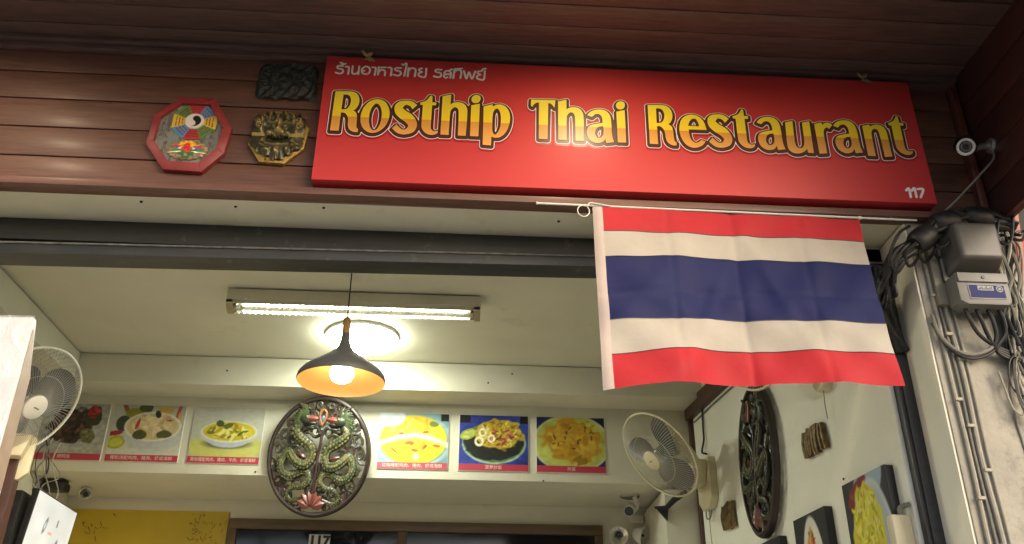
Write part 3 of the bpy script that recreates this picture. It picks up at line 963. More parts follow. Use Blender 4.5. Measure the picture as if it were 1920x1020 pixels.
G2 = lambda U, V, x, y, sx_, sy_: np.exp(-((U - x) / sx_) ** 2 - ((V - y) / sy_) ** 2)
lion = thing('lion_plaque', 'gold edged octagonal lion head plaque in dark bronze beside the sign', 'plaque', (-0.735, 2.94, 3.68))
lo_ = [(-0.775, 3.775), (-0.655, 3.775), (-0.622, 3.735), (-0.634, 3.640), (-0.700, 3.567), (-0.795, 3.572), (-0.846, 3.650), (-0.834, 3.728)]
MB().prism(lo_, 2.922, 2.941, T=T0).build('gold_plate', GOLDP, lion, bevel=0.002)
for x in (-0.772, -0.725):
    MB().prism([(x + 0.004 * math.cos(a), 3.583 + 0.004 * math.sin(a)) for a in np.linspace(0, 6.283, 10, endpoint=False)], 2.920, 2.924, T=T0).build('screw_hole', BLACKPL, lion)


def lion_h(U, V):
    h = 0.30 * np.clip(1 - (U / 0.95) ** 4 - (V / 1.0) ** 4, 0, 1) + 0.1
    for k in range(15):                                    # mane curls
        a = math.radians(8 + 164 * k / 14)
        cx, cy = 0.72 * math.cos(a), 0.20 + 0.70 * math.sin(a)
        d = np.hypot(U - cx, V - cy)
        th = np.arctan2(V - cy, U - cx)
        h += 0.16 * np.exp(-(d / 0.15) ** 2) * (1 + 0.7 * np.sin(d * 45 + th + k))
    h += 0.10 * np.sin(U * 26 + 3 * np.abs(V) * np.sign(U)) * (V > 0.45)
    for s_ in (-1, 1):
        h += 0.45 * G2(U, V, s_ * 0.20, 0.32, 0.075, 0.07) - 0.20 * G2(U, V, s_ * 0.20, 0.32, 0.14, 0.12)
        h += 0.34 * G2(U, V, s_ * 0.26, 0.47, 0.20, 0.06) + 0.30 * G2(U, V, s_ * 0.33, 0.05, 0.10, 0.10)
        h += 0.45 * G2(U, V, s_ * 0.80, 0.50, 0.10, 0.20) - 0.2 * G2(U, V, s_ * 0.79, 0.50, 0.04, 0.12)
        h += 0.22 * G2(U, V, s_ * 0.55, -0.40, 0.10, 0.13) * (1 + np.sin(V * 40)) + 0.2 * G2(U, V, s_ * 0.6, 0.15, 0.09, 0.2)
        sw = ((s_ * U > 0.46) & (s_ * U < 0.90) & (np.abs(V + 0.03) < 0.05))
        h = np.where(sw, 0.50 + 0.12 * (V + 0.03) / 0.05, h)
        h += 0.3 * G2(U, V, s_ * 0.17, -0.03, 0.05, 0.05)
    h += 0.55 * G2(U, V, 0, 0.13, 0.17, 0.10) + 0.35 * G2(U, V, 0, 0.33, 0.08, 0.18) + 0.3 * G2(U, V, 0, 0.58, 0.14, 0.10)
    mouth = (np.abs(U) < 0.36) & (V < -0.08) & (V > -0.36 + 0.15 * U ** 2)
    h = np.where(mouth, 0.12 + 0.18 * G2(U, V, 0, -0.28, 0.15, 0.06) + 0.3 * (np.abs(V + 0.11) < 0.035) * (np.abs(np.sin(U * 26)) > 0.45) * (np.abs(U) < .2), h)
    h += 0.30 * np.exp(-((V + 0.42 - 0.35 * U ** 2) / 0.05) ** 2) * (np.abs(U) < 0.42)
    h += 0.07 * np.clip(np.sin(U * 30 + 5 * V * np.sign(U)), -0.3, 1) * (V < -0.5) + 0.25 * G2(U, V, 0, -0.62, 0.10, 0.16)
    for s_ in (-1, 1):
        h += 0.28 * G2(U, V, s_ * 0.36, -0.58, 0.09, 0.09) + 0.25 * G2(U, V, s_ * 0.50, -0.22, 0.07, 0.08)
    return np.clip(h, 0.02, 1.3)


def lion_mask(U, V):
    e = 0.045 * np.sin(U * 22) + 0.03 * np.sin(V * 30)
    return (np.abs(U) + e < 0.94) & (V < 0.98 - 0.28 * np.abs(U) ** 2 + e) & (V > -0.92 + 0.62 * np.abs(U) ** 1.6 + e)


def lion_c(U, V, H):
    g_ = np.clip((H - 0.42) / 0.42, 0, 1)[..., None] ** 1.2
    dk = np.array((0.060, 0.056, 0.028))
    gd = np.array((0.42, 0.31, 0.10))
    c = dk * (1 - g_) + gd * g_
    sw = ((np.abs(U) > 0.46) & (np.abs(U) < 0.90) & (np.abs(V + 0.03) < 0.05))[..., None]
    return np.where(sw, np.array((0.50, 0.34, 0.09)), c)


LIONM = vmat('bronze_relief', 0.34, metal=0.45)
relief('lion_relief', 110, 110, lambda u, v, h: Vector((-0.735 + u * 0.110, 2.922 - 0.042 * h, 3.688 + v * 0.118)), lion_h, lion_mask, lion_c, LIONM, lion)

blk = thing('carved_plaque', 'black lobed carved plaque mounted above the gold lion head', 'plaque', (-0.735, 2.94, 3.87))


def blk_mask(U, V):
    side_ = 1.0 - 0.20 * np.clip(V, -1, 1) ** 1 * 0.5 - 0.05 * np.cos(V * 6)
    bot = -0.86 - 0.12 * np.abs(np.sin(U * 5.2))
    return (np.abs(U) < side_ - 0.10 * np.clip(-V - 0.6, 0, 1)) & (V > bot) & (V < 0.92 + 0.07 * np.cos(U * 7)) & (((np.abs(U) / 1.02) ** 6 + np.abs(V / 1.02) ** 6) < 1)


def blk_h(U, V):
    r = np.hypot(U * 1.2, V)
    h = 0.5 + 0.12 * np.sin(r * 13 + np.sin(U * 7) * 1.6) + 0.10 * np.cos(U * 19 + 4 * np.sin(V * 4))
    for s_ in (-1, 1):
        for (x, y) in ((0.35, 0.2), (0.7, -0.2), (0.3, -0.5), (0.65, 0.5)):
            d = np.hypot(U - s_ * x, V - y)
            h += 0.22 * np.exp(-(d / 0.24) ** 2) * (0.6 + 0.5 * np.cos(d * 34))
    edge = np.clip((1 - ((np.abs(U)) ** 5 + np.abs(V) ** 5)) * 3, 0, 1)
    return h * edge


relief('carved_relief', 96, 70, lambda u, v, h: Vector((-0.735 + u * 0.122, 2.938 - 0.026 * h, 3.968 + v * 0.096)), blk_h, blk_mask,
       lambda U, V, H: np.ones(U.shape + (3,)) * np.array((0.020, 0.025, 0.022)), vmat('black_relief', 0.55), blk)

# ------------------------------------------------------------------ flag on its rod under the sign
rod = thing('flag_rod', 'thin white rod fixed under the sign carrying the striped flag', 'rod', (0.98, 2.862, 3.392))
MB().tube([(0.262, 2.862, 3.396), (1.70, 2.862, 3.384)], 0.0042, 10).build('rod', WHITEPL, rod)
MB().box(1.474, 1.486, 2.856, 2.868, 3.379, 3.391).build('end_stop', WHITEPL, rod, bevel=0.002)
MB().tube([(0.262, 2.862, 3.396), (0.256, 2.862, 3.396)], 0.006, 8).build('end_cap', WHITEPL, rod)
for x in (0.30, 1.62):
    MB().tube([(x, 2.862, 3.396 - 0.0083 * (x - 0.262)), (x, 2.884, 3.404), (x, 2.90, 3.420)], 0.0025, 6).build('hook', GREYM, rod)
ring = [(0.430 + 0.022 * math.cos(a), 2.852 + 0.006 * math.sin(a), 3.364 + 0.028 * math.sin(a)) for a in np.linspace(0, 2 * math.pi, 20)]
MB().tube(ring, 0.0022, 6).tube(spline([(0.444, 2.853, 3.385), (0.455, 2.85, 3.398), (0.48, 2.853, 3.398), (0.53, 2.855, 3.391)], 5), 0.003, 6).build('tie_cord', WHITEPL, rod)

flag = thing('flag', 'red white and blue five striped flag hanging below the red sign', 'flag', (0.97, 2.86, 3.0))


def flag_pt(u, v):
    """u along the fly, v down the hoist"""
    top = 3.388 - 0.012 * u
    ln = 0.732 - 0.055 * u - 0.030 * math.sin(math.pi * u) ** 1.2
    x = 0.465 + u * 1.012 + v * v * 0.030 * u - 0.012 * v * (1 - u) * -0.6
    z = top - v * ln + 0.004 * math.sin(u * 7.5 + 0.5) * v
    y = 2.862 - 0.016 * v - 0.018 * v * math.sin(u * 6.6 + 0.6 + 0.8 * v) - 0.006 * v * math.sin(u * 15.0 - 2.0 * v)
    for c in (0.272, 0.515, 0.765):                       # packing creases
        y += 0.0035 * math.exp(-((u - c) / 0.012) ** 2) - 0.002 * math.exp(-((u - c - 0.04) / 0.03) ** 2)
    cr = [0.0, 0.272, 0.515, 0.765, 1.0]
    amp = [0.0, 0.021, -0.009, 0.019, -0.006]
    for k in range(4):
        if cr[k] <= u <= cr[k + 1] + 1e-9:
            q = (u - cr[k]) / (cr[k + 1] - cr[k])
            y -= (amp[k] * (1 - q) + amp[k + 1] * q) * (0.35 + 0.65 * v)
            break
    y += 0.0035 * math.exp(-((v - 0.5) / 0.014) ** 2)
    y -= 0.011 * math.sin(13 * u + 12 * v) * math.exp(-((u - 0.22) / 0.2) ** 2) * (0.3 + v)
    y -= 0.0040 * math.sin(26 * u - 11 * v + 2 * math.sin(5 * v)) * (0.2 + v) + 0.0022 * math.sin(33 * u + 19 * v)
    y -= 0.006 * math.exp(-((u - 0.62 - 0.25 * (v - 0.4)) / 0.03) ** 2) * math.sin(math.pi * v) + 0.005 * math.exp(-((u - 0.42 + 0.3 * (v - 0.5)) / 0.025) ** 2) * math.sin(math.pi * v)
    y += 0.05 * max(0, u - 0.9) * v
    return Vector((x, y, z))


def cloth(name, col, rough=0.62):
    m = mat(name, col, rough, var=0.06, scale=9, bump=0.12, bscale=34, spec=0.2)
    m.node_tree.nodes['Principled BSDF'].inputs['Sheen Weight'].default_value = 0.04
    return m


vb = [0.0, 0.142, 0.292, 0.648, 0.822, 1.0]
for k, (nm, cm) in enumerate((('red_stripe', cloth('flag_red', (0.45, 0.022, 0.030))), ('white_stripe', cloth('flag_white', (0.45, 0.415, 0.355))), ('blue_stripe', cloth('flag_blue', (0.009, 0.014, 0.085))),
                              ('white_stripe', MATS['flag_white']), ('red_stripe', MATS['flag_red']))):
    nu, nv = 130, max(8, int(60 * (vb[k + 1] - vb[k])))
    vs = [flag_pt(0.036 + 0.964 * i / nu, vb[k] + (vb[k + 1] - vb[k]) * j / nv) for j in range(nv + 1) for i in range(nu + 1)]
    fs = [(j * (nu + 1) + i, j * (nu + 1) + i + 1, (j + 1) * (nu + 1) + i + 1, (j + 1) * (nu + 1) + i) for j in range(nv) for i in range(nu)]
    MB().add(vs, fs).build(nm, cm, flag)
vs = [flag_pt(0.036 * i / 4, j / 60) + Vector((0, -0.004 * math.sin(math.pi * i / 4), 0)) for j in range(61) for i in range(5)]
MB().add(vs, [(j * 5 + i, j * 5 + i + 1, (j + 1) * 5 + i + 1, (j + 1) * 5 + i) for j in range(60) for i in range(4)]).build('hoist_sleeve', cloth('sleeve_white', (0.48, 0.41, 0.37)), flag)
for v_ in vb[1:-1]:
    MB().tube([flag_pt(0.036 + 0.964 * i / 60, v_) + Vector((0, -0.0012, 0)) for i in range(61)], 0.0012, 5).build('seam', mat('seam_thread', (0.10, 0.08, 0.12), 0.8), flag)

# ------------------------------------------------------------------ outdoor bullet camera on the end panel
cc = thing('bullet_camera', 'dark outdoor bullet camera with white lens ring on the end panel', 'camera', (2.04, 2.80, 3.70))
cp = Vector((1.893, 2.745, 3.650))
look = (Vector((0.0, 0.2, 1.9)) - cp).normalized()
T = frame(cp, look)
MB().lathe([(0.001, -0.085), (0.034, -0.085), (0.037, -0.08), (0.037, -0.004), (0.034, 0.0)], 28, T=T).build('housing', BLACKPL, cc)
MB().lathe([(0.023, -0.002), (0.0245, 0.004), (0.032, 0.004), (0.0345, 0.0), (0.0345, -0.006)], 32, T=T).build('lens_ring', WHITEPL, cc)
MB().lathe([(0.0005, -0.001), (0.023, -0.001)], 28, T=T).build('lens_window', GLASS_DK, cc)
mb = MB()
for k in range(14):
    a = 2 * math.pi * k / 14
    mb.ball((0.0165 * math.cos(a), 0.0165 * math.sin(a), 0.0005), 0.0028, T=T, n=8, m=5)
mb.build('infrared_leds', mat('led_grey', (0.25, 0.25, 0.25), 0.3), cc, kind='stuff')
MB().lathe([(0.0005, 0.004), (0.005, 0.003), (0.0075, -0.001)], 16, T=T).build('lens', GLASS_DK, cc)
vs, fs = [], []
for j in range(2):
    for i in range(15):
        a = math.radians(-5 + 190 * i / 14)
        vs.append(T @ Vector((0.043 * math.cos(a), 0.043 * math.sin(a), 0.022 if j == 0 else -0.09)))
for i in range(14):
    fs.append((i, i + 1, 16 + i, 15 + i))
MB().add(vs, fs).build('sun_shield', BLACKPL, cc)
bp_ = Vector((2.037, 2.805, 3.705))
MB().tube(spline([T @ Vector((0, 0.0, -0.07)), Vector((1.975, 2.80, 3.69)), Vector((2.01, 2.806, 3.70)), bp_], 5), [0.016] * 6 + [0.013] * 6 + [0.015] * 4, 12).build('arm', GREYM, cc)
MB().lathe([(0.001, 0.012), (0.026, 0.012), (0.031, 0.006), (0.031, 0.0)], 24, T=frame((2.0405, 2.805, 3.705), (-1, 0, 0))).build('base', GREYM, cc)
MB().tube(spline([(2.035, 2.80, 3.676), (2.02, 2.79, 3.63), (1.955, 2.80, 3.56), (1.87, 2.83, 3.475), (1.80, 2.85, 3.41), (1.76, 2.86, 3.37)], 8), 0.0042, 8).build('lead', CABLEG, cc)

# ------------------------------------------------------------------ electricity meter on the pillar
mt = thing('electricity_meter', 'grey electricity meter with dented metal cover and blue sticker on pillar', 'meter', (1.9, 2.94, 3.03))
BOARD = mat('painted_board', (0.22, 0.205, 0.15), 0.7, var=0.15, scale=10, dirt=((0.12, 0.09, 0.06), 14.0, 0.60))
MB().box(1.758, 2.005, 2.905, 2.9395, 3.055, 3.375).build('backboard', BOARD, mt, bevel=0.004)
COVER = mat('meter_cover_metal', (0.105, 0.10, 0.088), 0.40, metal=0.1, spec=0.35, var=0.2, scale=7, bump=0.06, bscale=12)
mb = MB()
x0, x1, z0, z1, y0, y1 = 1.796, 1.992, 3.150, 3.352, 2.905, 2.79
fr_ = [(x0, y0, z0), (x1, y0, z0), (x1, y0, z1), (x0, y0, z1), (x0 + .022, y1, z0 + .045), (x1 - .015, y1, z0 + .045), (x1 - .015, y1, z1 - .01), (x0 + .022, y1, z1 - .01)]
mb.add(fr_, [(0, 1, 2, 3), (7, 6, 5, 4), (0, 4, 5, 1), (1, 5, 6, 2), (2, 6, 7, 3), (3, 7, 4, 0)])
mb.build('cover', COVER, mt, bevel=0.016, bseg=4)
MB().box(1.788, 2.000, 2.889, 2.9045, 3.142, 3.358).build('cover_flange', COVER, mt, bevel=0.004)
MB().prism([(1.792, 3.035), (1.82, 3.020), (1.968, 3.020), (1.985, 3.035), (1.985, 3.147), (1.792, 3.147)], 2.825, 2.904, T=T0).build('terminal_box', mat('terminal_grey', (0.17, 0.168, 0.15), 0.5, var=0.08, scale=8), mt, bevel=0.008)
MB().box(1.797, 1.983, 2.818, 2.8245, 3.108, 3.144).build('clamp_strip', MATS['terminal_grey'], mt, bevel=0.002)
MB().lathe([(0.0005, 0.003), (0.006, 0.003), (0.007, 0.0)], 12, T=frame((1.89, 2.818, 3.126), (0, -1, 0))).build('seal_screw', BLACKPL, mt)
stk = MB().box(1.829, 1.965, 2.8225, 2.8245, 3.042, 3.099).build('sticker', mat('sticker_white', (0.42, 0.42, 0.40), 0.6, spec=0.2), mt)
MB().box(1.832, 1.962, 2.8215, 2.8228, 3.045, 3.096).build('sticker_blue', mat('sticker_blue', (0.020, 0.026, 0.13), 0.6, var=0.1, scale=40, spec=0.2), stk)
MB().box(1.862, 1.921, 2.8205, 2.8218, 3.074, 3.092).build('sticker_plate', MATS['sticker_white'], stk)
mb = MB()
for k in range(9):
    mb.box(1.866 + k * 0.0058, 1.870 + k * 0.0058, 2.8198, 2.8208, 3.077, 3.084 + 0.003 * ((k * 7) % 3))
mb.build('sticker_script', BLACKPL, stk)
MB().lathe([(0.0005, 0.001), (0.013, 0.001)], 20, T=frame((1.943, 2.8212, 3.081), (0, -1, 0))).build('sticker_roundel', MATS['sticker_white'], stk)
MB().lathe([(0.006, 0.0), (0.009, 0.0)], 16, T=frame((1.943, 2.8195, 3.081), (0, -1, 0))).build('sticker_emblem', MATS['sticker_blue'], stk)
for i in range(4):
    xx = 1.825 + i * 0.042
    MB().tube(spline([(xx, 2.87, 3.03), (xx + 0.012, 2.872, 2.98), (xx + 0.04 - 0.01 * i, 2.885, 2.93), (1.925, 2.90, 2.89 - 0.006 * i), (2.0, 2.915, 2.865 - 0.01 * i), (2.06, 2.93, 2.83)], 7), 0.0075, 8).build('wire', CABLEK, mt)

mt.location.x -= 0.018

# ------------------------------------------------------------------ black cable bundle from the side panel to the shutter guide
cb = thing('cable_bundle', 'thick black taped cable bundle slung under the sign corner to shutter guide', 'cables', (1.7, 2.86, 3.3))
for i in range(26):
    j = lambda s_: RNG.normal(0, s_)
    pts = [(2.10, 2.90 + j(.012), 3.395 + j(.018)), (1.98, 2.85 + j(.012), 3.400 + j(.016)), (1.86, 2.845 + j(.014), 3.390 + j(.017)), (1.77, 2.85 + j(.014), 3.355 + j(.018)),
           (1.685, 2.865 + j(.014), 3.290 + j(.018)), (1.60, 2.90 + j(.02), 3.225 + j(.02)), (1.575 + j(.015), 2.95 + j(.02), 3.17 + j(.03)), (1.625 + j(.010), 3.07 + j(.02), 3.12 + j(.03)), (1.675 + j(.008), 3.112 + j(.006), 2.95)]
    MB().tube(spline(pts, 7), RNG.uniform(0.007, 0.013), 7).build('cable', CABLEK, cb)
for i in range(9):
    a = 1.58 + 0.06 * i
    pts = [(a + 0.08, 2.85, 3.35 + 0.01 * i), (a + 0.02, 2.83, 3.29 + RNG.uniform(-.03, .03)), (a - 0.02, 2.85, 3.22 + 0.012 * i), (a + 0.01, 2.89, 3.18 + 0.02 * i), (a + 0.07, 2.90, 3.25 + 0.016 * i), (a + 0.10, 2.87, 3.34)]
    MB().tube(spline(pts, 6), 0.006, 6).build('cable', CABLEK, cb)
for (x, z, a) in ((1.93, 3.397, 0.02), (1.80, 3.372, 0.25), (1.70, 3.30, 0.7)):
    d = Vector((math.cos(a), 0, math.sin(a)))
    c = Vector((x, 2.852, z))
    MB().tube(spline([c - d * 0.05, c, c + d * 0.05], 5), [0.034, 0.041, 0.044, 0.045, 0.046, 0.045, 0.046, 0.045, 0.043, 0.040, 0.034], 12).build('tape_wrap', CABLEK, cb)
MB().tube([(1.655, 2.835, 3.262), (1.672, 2.833, 3.268)], 0.006, 8).tube([(1.672, 2.833, 3.268), (1.70, 2.832, 3.285)], 0.003, 6).build('wire_tag', mat('yellow_tag', (0.5, 0.38, 0.10), 0.5), cb)

# ------------------------------------------------------------------ cables and conduit running down the pillar
def cable(name, pts, r, m, lab, cat='cable', n=8, group=None):
    o = MB().tube(spline(pts, 8), r, n).build(name, m)
    return tag(o, lab, cat, group)


for i, (xo, r, m) in enumerate(((0.034, 0.0080, CABLEW), (0.056, 0.0050, CABLEG), (0.078, 0.0090, CABLEW), (0.103, 0.0050, CABLEW))):
    pts = [(1.70 + xo + 0.004 * math.sin(3 * k + i), 2.932 + 0.0, 3.36 - 0.29 * k) for k in range(12)]
    cable('wall_cable', pts, r, m, 'pale cable clipped in a run down the pillar beside the meter', group='cables clipped to the pillar')
CL = MB().box(-0.012, 0.014, -0.011, 0.008, -0.006, 0.006).mesh('cable_clip', bevel=0.003)
for k in range(8):
    o = put('cable_clip', CL, CABLEW)
    o.location = (1.737 + 0.022 * (k % 3), 2.929, 3.10 - 0.125 * k - 0.03 * (k % 2))
    tag(o, 'small pale clip over the cable run on the pillar', 'clip', 'cable clips on the pillar')
cable('loop_cable', [(1.712, 2.925, 3.02), (1.716, 2.918, 2.95), (1.745, 2.91, 2.89), (1.80, 2.905, 2.858), (1.86, 2.90, 2.868), (1.905, 2.90, 2.895)], 0.0075, CABLEG, 'grey cable looping across the pillar below the meter')
cable('loop_cable', [(1.71, 2.93, 2.99), (1.722, 2.922, 2.93), (1.752, 2.915, 2.875), (1.805, 2.908, 2.845), (1.862, 2.905, 2.855), (1.915, 2.90, 2.885)], 0.006, CABLEK, 'thin black cable looping across the pillar below the meter')
tg = thing('cable_tangle', 'tangle of grey and black wires hanging on pillar beside the meter', 'cables', (2.03, 2.92, 2.9))
for i in range(22):
    x = 2.035 + RNG.uniform(-0.02, 0.06)
    pts = [(x, 2.925 + RNG.uniform(-.03, .01), 3.40)]
    for k in range(1, 6):
        pts.append((x - 0.010 * k + RNG.normal(0, .012), 2.92 + RNG.uniform(-.04, .01), 3.40 - k * RNG.uniform(0.09, 0.12)))
    MB().tube(spline(pts, 5), RNG.uniform(0.0035, 0.0075), 6).build('wire', (CABLEK, CABLEG, CABLEG, CABLEW)[i % 4], tg)
for i in range(7):
    c = Vector((1.965 + RNG.uniform(-.02, .05), 2.90 + RNG.uniform(-.02, .01), 2.80 + RNG.uniform(-.06, .09)))
    w, h_ = RNG.uniform(0.018, 0.04), RNG.uniform(0.05, 0.13)
    pts = [c + Vector((w * math.cos(a), 0.008 * math.sin(2 * a), h_ * math.sin(a))) for a in np.linspace(0.5, 5.6, 9)]
    MB().tube(spline(pts, 4), RNG.uniform(0.003, 0.0055), 6).build('wire', (CABLEG, CABLEW, CABLEK)[i % 3], tg)
cable('drop_wire', [(2.05, 2.91, 2.83), (1.96, 2.905, 2.79), (1.925, 2.91, 2.74), (1.935, 2.935, 2.62), (1.945, 2.938, 2.3), (1.945, 2.938, 1.2)], 0.004, CABLEG, 'thin grey wire dropping from the tangle down the pillar')
cable('drop_wire', [(1.90, 2.91, 2.80), (1.905, 2.905, 2.73), (1.915, 2.905, 2.66), (1.945, 2.905, 2.64), (1.965, 2.905, 2.70), (1.96, 2.905, 2.80)], 0.004, CABLEW, 'small pale wire loop hanging below the tangle on the pillar')

# ------------------------------------------------------------------ fluorescent batten with louvre
fl = thing('fluorescent_light', 'lit fluorescent batten with white louvre on the cream ceiling', 'ceiling light', (-0.55, 4.15, 3.61))
HOUS = mat('aged_white_enamel', (0.58, 0.55, 0.42), 0.45, var=0.08, scale=5)
fx0, fx1 = -1.165, 0.085
MB().box(fx0, fx1, 4.10, 4.22, 3.555, 3.611).build('housing', HOUS, fl, bevel=0.004)
MB().box(fx0 + 0.05, fx1 - 0.05, 4.12, 4.20, 3.6112, 3.6185).build('ceiling_spacer', BLACKPL, fl)
MB().box(fx0, fx1, 4.10, 4.104, 3.532, 3.5545).build('side_lip', HOUS, fl)
MB().box(fx0, fx1, 4.216, 4.22, 3.532, 3.5545).build('side_lip', HOUS, fl)
arc = [(4.106 + 0.108 * i / 8, 3.535 - 0.030 * math.sin(math.pi * i / 8)) for i in range(9)]
for a, b in ((fx0, fx0 + 0.035), (fx1 - 0.035, fx1)):
    MB().prism([(4.10, 3.554)] + [(4.10 + 0.12 * i / 8, 3.535 - 0.032 * math.sin(math.pi * i / 8)) for i in range(9)] + [(4.22, 3.554)], a, b, T=Matrix(((0, 0, 1, 0), (1, 0, 0, 0), (0, 1, 0, 0), (0, 0, 0, 1)))).build('end_cap', mat('aged_end_cap', (0.40, 0.34, 0.17), 0.45, var=0.1), fl, bevel=0.003)
BLD = MB().prism([(4.106, 3.553)] + arc + [(4.214, 3.553)], -0.0012, 0.0012, T=Matrix(((0, 0, 1, 0), (1, 0, 0, 0), (0, 1, 0, 0), (0, 0, 0, 1)))).mesh('louvre_blade', smooth=False)
LOUV = mat('louvre_white', (0.78, 0.77, 0.70), 0.4, var=0.03)
for k in range(42):
    put('louvre_blade', BLD, LOUV, fl).location = Vector((fx0 + 0.05 + k * (fx1 - fx0 - 0.10) / 41, 0, 0)) - Vector((-0.55, 4.15, 3.61)) * 0
for yy_ in (4.128,):
    MB().box(fx0 + 0.036, fx1 - 0.036, yy_ - 0.001, yy_ + 0.001, 3.506, 3.530).build('louvre_rail', LOUV, fl)
MB().tube([(fx0 + 0.075, 4.16, 3.535), (fx1 - 0.06, 4.16, 3.535)], 0.0135, 14).build('tube', emat('tube_glow', (0.96, 1.0, 0.88), TUBE_POWER), fl)
for x in (fx0 + 0.055, fx1 - 0.05):
    MB().tube([(x - 0.018, 4.16, 3.535), (x + 0.018, 4.16, 3.535)], 0.014, 14).build('tube_holder', CREAMPL, fl)

# ------------------------------------------------------------------ round LED ceiling light
led = thing('round_ceiling_light', 'glowing round white LED ceiling light behind the pendant lamp', 'ceiling light', (-0.55, 4.65, 3.62))
TL = Matrix.Translation((-0.55, 4.65, 3.619)) @ Matrix.Rotation(math.pi, 4, 'X')
MB().lathe([(0.001, 0.0), (0.196, 0.0), (0.2, 0.004), (0.2, 0.018), (0.196, 0.021)], 56, T=TL).build('base', WHITEPL, led)
MB().lathe([(0.1965, 0.0211), (0.196, 0.030), (0.186, 0.041), (0.160, 0.048), (0.10, 0.052), (0.001, 0.053)], 56, T=TL).build('diffuser', emat('led_glow', (0.96, 1.0, 0.86), LED_POWER), led)

# ------------------------------------------------------------------ pendant lamp
pn = thing('pendant_lamp', 'grey cone pendant lamp with wooden neck, orange inside and lit bulb', 'pendant lamp', (-0.497, 3.60, 3.62))
TP = Matrix.Translation((-0.497, 3.60, 0))
MB().tube([(-0.497, 3.60, 3.235), (-0.4975, 3.60, 3.43), (-0.497, 3.60, 3.619)], 0.0032, 8).build('cord', mat('dark_cord', (0.05, 0.05, 0.045), 0.6), pn)
MB().lathe([(0.001, 3.245), (0.004, 3.245), (0.0145, 3.236), (0.017, 3.225), (0.0175, 3.17), (0.016, 3.166)], 24, T=TP).build('wooden_neck', mat('light_wood', (0.50, 0.29, 0.10), 0.5, var=0.2, scale=12, stretch=(8, 8, 1)), pn)
prof = [(0.0165, 3.167), (0.019, 3.140), (0.026, 3.110), (0.045, 3.083), (0.085, 3.052), (0.130, 3.020), (0.165, 2.992), (0.180, 2.972), (0.1835, 2.957), (0.1815, 2.948)]
shd = MB().lathe(prof, 56, T=TP).build('shade', mat('shade_grey', (0.085, 0.090, 0.085), 0.55, var=0.08, scale=6), pn)
MB().lathe([(max(0.012, r - 0.003), z - 0.003) for r, z in prof[:-1]] + [(0.1813, 2.9478)], 56, T=TP).build('shade_lining', mat('shade_orange', (0.62, 0.30, 0.08), 0.45, var=0.05), shd)
MB().lathe([(0.001, 2.945), (0.022, 2.947), (0.040, 2.958), (0.050, 2.978), (0.050, 2.998), (0.040, 3.020), (0.022, 3.045), (0.016, 3.06)], 28, T=TP).build('bulb', emat('bulb_glow', (1.0, 0.93, 0.72), BULB_POWER), pn)
MB().lathe([(0.0165, 3.059), (0.0165, 3.10), (0.001, 3.10)], 20, T=TP).build('socket', GREYM, pn)

# ------------------------------------------------------------------ six dish pictures on the bulkhead
PA = 1.25


def pic1():
    p = Print(100, 78, (150, 150, 135), PA)
    p.mottle(0.08, 4, 1).ell(0.62, 0.5, 0.60, 0.52, (158, 158, 148), soft=0.1)
    p.ell(0.60, 0.55, 0.36, 0.36, (64, 52, 42), rag=0.5, seed=2, soft=0.15)
    p.bits(60, 0.58, 0.52, 0.32, 0.30, [(86, 62, 50), (50, 44, 34), (104, 74, 66), (70, 66, 40), (45, 30, 34)], 0.035, 5)
    p.ell(0.98, 0.76, 0.16, 0.20, (58, 62, 38), rag=0.5, seed=4).ell(0.98, 0.84, 0.10, 0.13, (150, 45, 52), rag=0.3, seed=6).bits(10, 0.98, 0.84, 0.07, 0.1, [(178, 60, 66), (120, 34, 44)], 0.03, 7)
    p.ell(0.95, 0.36, 0.12, 0.17, (104, 104, 66), rot=0.6, rag=0.3, seed=9).bits(14, 0.93, 0.35, 0.1, 0.12, [(130, 128, 88), (86, 88, 56)], 0.02, 10)
    return p.mottle(0.2, 20, 12), '烤鸭饭'


